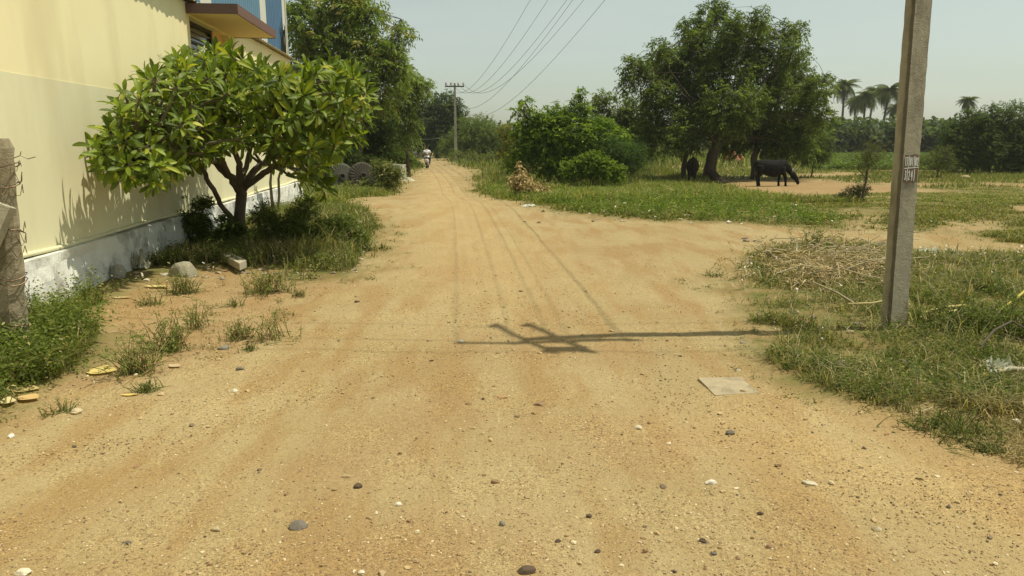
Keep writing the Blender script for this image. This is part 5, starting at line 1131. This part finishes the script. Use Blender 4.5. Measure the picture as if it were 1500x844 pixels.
for a in (('plastic_bag', 207, 400, 22, 34, (.36, .35, .28), 'grey plastic bag hanging upright in the shade by the plinth'), ('plastic_bag', 1463, 545, 40, 26, (.60, .60, .53), 'white plastic bag dumped in weeds at the right edge'), ('plastic_scrap', 12, 468, 46, 24, (.5, .52, .44), 'pale plastic sheet caught in the left weeds'),
          ('plastic_scrap', 68, 446, 12, 12, (.7, .7, .74), 'small white plastic scrap above the left weeds'), ('plastic_scrap', 258, 366, 20, 9, PL, 'white litter scrap in the frangipani shade'), ('plastic_scrap', 392, 318, 10, 8, PL, 'white scrap at the foot of the thin stems'),
          ('plastic_scrap', 475, 360, 16, 16, PL, 'white crumpled scrap on the hedge island'), ('plastic_scrap', 458, 380, 14, 12, PL, 'lower white scrap on the hedge island'), ('plastic_scrap', 430, 342, 22, 8, PL, 'flat white scrap at the top of the hedge island'),
          ('plastic_scrap', 1168, 378, 16, 14, PL, 'white plastic scrap behind the dry stalk heap'), ('plastic_scrap', 1385, 378, 34, 10, (.55, .5, .45), 'torn white and brown scrap behind the pole at right'), ('plastic_scrap', 1360, 372, 26, 9, PL, 'pale scrap just right of the pole'),
          ('plastic_scrap', 1447, 388, 14, 8, PL, 'small white scrap in the right grass'), ('plastic_scrap', 1215, 432, 22, 10, (.6, .5, .4), 'pinkish white scrap below the stalk heap'), ('plastic_scrap', 1322, 536, 12, 9, PL, 'small white scrap below the pole'),
          ('plastic_scrap', 775, 302, 18, 4, PL, 'pale scrap at the road edge below the dry brushwood'), ('plastic_scrap', 530, 268 + 10, 12, 6, PL, 'white litter scrap on the verge below the wheels')):
    crumple(*a)
def litter():
    g = Geo(); n = 900; P = []
    for (x0, y0, x1, y1, k) in ((400, 330, 535, 400, 260), (160, 380, 340, 440, 60), (1060, 330, 1500, 345, 25), (1070, 350, 1290, 440, 190), (1290, 370, 1500, 430, 110), (1060, 258, 1130, 264, 50), (1180, 262, 1320, 272, 30), (820, 312, 1000, 322, 30), (1030, 440, 1400, 520, 40), (340, 300, 470, 320, 40)):
        for _ in range(k): P.append(at(rng.uniform(x0, x1), rng.uniform(y0, y1)))
    for p in P:
        s = p[1] * rng.uniform(.0006, .0020); a = rng.random() * 6; d = np.array([math.cos(a), math.sin(a), rng.normal() * .4]) * s; e = np.array([-math.sin(a), math.cos(a), rng.normal() * .5]) * s * .6; c = p + [0, 0, surfz(p[0], p[1]) - p[2] + rng.uniform(.02, .16) * (p[1] < 20) + .05]
        col = np.array([(.62, .61, .54), (.5, .42, .27), (.55, .5, .38)][rng.integers(0, 3)]); g.add([c - d - e, c + d - e * .7, c + d * .8 + e, c - d * .6 + e * .9], [[0, 1, 2, 3]], col)
    tag(g.build('litter_flecks', M_PLASTIC), 'small scraps of litter and dead leaves strewn through the weeds', 'litter', kind='stuff')
litter()
def stalk_heap():
    b = G(1215, 395); t = thing('stalk_heap', 'heap of pale dry stalks on the weeds left of the painted pole', 'stalk heap', b); k = 0
    for (x0, y0, x1, y1, n) in ((1110, 375, 1290, 410, 46), (1180, 385, 1290, 425, 50), (1130, 400, 1260, 440, 20)):
        for _ in range(n):
            a = at(rng.uniform(x0, x1), rng.uniform(y0, y1)); a[2] = surfz(a[0], a[1]) + rng.uniform(.05, .28); L = rng.uniform(.25, .8); az = rng.normal() * .8 + (0 if rng.random() < .7 else 1.5); e = a + np.array([math.cos(az) * L, math.sin(az) * L * .8, rng.normal() * .12]); m = (a + e) / 2 + rng.normal(size=3) * .05
            e[2] = max(e[2], .05)
            g = Geo(); c = np.array([(.50, .40, .22), (.40, .30, .17), (.54, .47, .30)][k % 3]) * rng.uniform(.7, 1.1); g.tube([a, m, e], [.007, .0065, .004], 5, c); g.build('stalk', M_DRY, t); k += 1
    g = Geo(); n = 1500; C = np.array([at(rng.normal() * 55 + 1205, rng.normal() * 14 + 400) for _ in range(n)]); C[:, 2] = rng.uniform(.04, .22, n); sprays(g, C, rng.normal(size=(n, 3)) * [1, 1, .4], .16, 3, .13, .014, .3, (.42, .33, .18), .35); o = g.build('dead_leaves', M_DRY, t); o['kind'] = 'stuff'
stalk_heap()
def sticks():
    for P, r, c, lab in (([(1352, 470, .05), (1380, 466, .09), (1412, 463, .10)], .014, (.58, .48, .2), 'yellow dry stalk bundle end right of the pole foot, upper one'), ([(1345, 476, .04), (1375, 474, .06), (1400, 468, .08)], .011, (.60, .50, .22), 'yellow dry stalk right of the pole foot, lower one'),
                         ([(1455, 560, .05), (1480, 558, .07), (1520, 560, .06)], .018, (.50, .46, .34), 'pale peeled stick lying below the white plastic bag'), ([(1460, 470, .08), (1482, 462, .14), (1505, 450, .2)], .012, (.55, .47, .12), 'curved yellow stalk at the right edge'),
                         ([(1432, 540, .16), (1450, 532, .24), (1475, 524, .27), (1500, 528, .22)], .009, (.12, .10, .07), 'dark arched twig over the white plastic bag'), ([(1340, 640 - 30, .02), (1365, 607, .03)], .004, (.6, .5, .3), 'thin pale straw on soil below the pole'), ([(1240, 470, .12), (1275, 468, .12), (1290, 466, .13)], .01, (.5, .42, .2), 'short pale stick left of the pole foot'),
                         ([(1190, 480 - 50, .1), (1225, 448, .1), (1250, 460, .07)], .009, (.45, .38, .25), 'dull stick slanting down from the stalk heap')):
        Q = []
        for a, b, z in P: p = at(a, b); p[2] = surfz(p[0], p[1]) + z; Q.append(p)
        g = Geo(); g.tube(Q, r, 6, c); tag(g.build('dry_stick', M_DRY, smooth=True), lab, 'stick')
sticks()
def brushwood():
    b = G(780, 293); y = b[1] + .4; t = thing('dry_brushwood', 'heap of dry orange-brown brushwood on the grass at the road edge', 'brushwood', b); g = Geo(); C = []
    for k in range(70):
        a = atY(rng.uniform(750, 815), 292, y + rng.normal() * .3); a[2] = gzv(a); e = atY(rng.uniform(748, 812), 0, y + rng.normal() * .35); q = (e[0] - atY(748, 0, y)[0]) / (atY(815, 0, y)[0] - atY(748, 0, y)[0]); e[2] = gzv(a) + (1.05 - .75 * np.clip(q, 0, 1)) * rng.uniform(.4, .95)
        if rng.random() < .25 and q < .35: e[2] += .35
        P = curve(a, e, 4, .1, .08); g.tube(P, np.linspace(.012, .004, 4), 4, (.25, .16, .09), False); [C.append(P[1] + (P[3] - P[1]) * rng.random() + rng.normal(size=3) * .06) for _ in range(14)]
    g.build('twigs', M_BARK, t); g = Geo(); C = np.array(C); sprays(g, C, rng.normal(size=C.shape), .14, 4, .12, .05, .5, (.38, .29, .14), .45); o = g.build('dead_leaves', M_DRY, t); o['kind'] = 'stuff'
brushwood()

# ------------------------------------------------------------------ hazy air
def haze():
    g = Geo(); g.box((0, 610, 8.5), (2100, 1300, 20)); m = bpy.data.materials.new('hazy_air'); m.use_nodes = True; n = m.node_tree.nodes; n.remove(n['Principled BSDF'])
    v = n.new('ShaderNodeVolumePrincipled'); v.inputs['Color'].default_value = (.9, .92, .85, 1); v.inputs['Density'].default_value = .0004; v.inputs['Anisotropy'].default_value = .3
    m.node_tree.links.new(v.outputs[0], n['Material Output'].inputs['Volume']); o = g.build('haze', m); o['kind'] = 'stuff'; o['label'] = 'thin dusty haze over the fields'
haze()
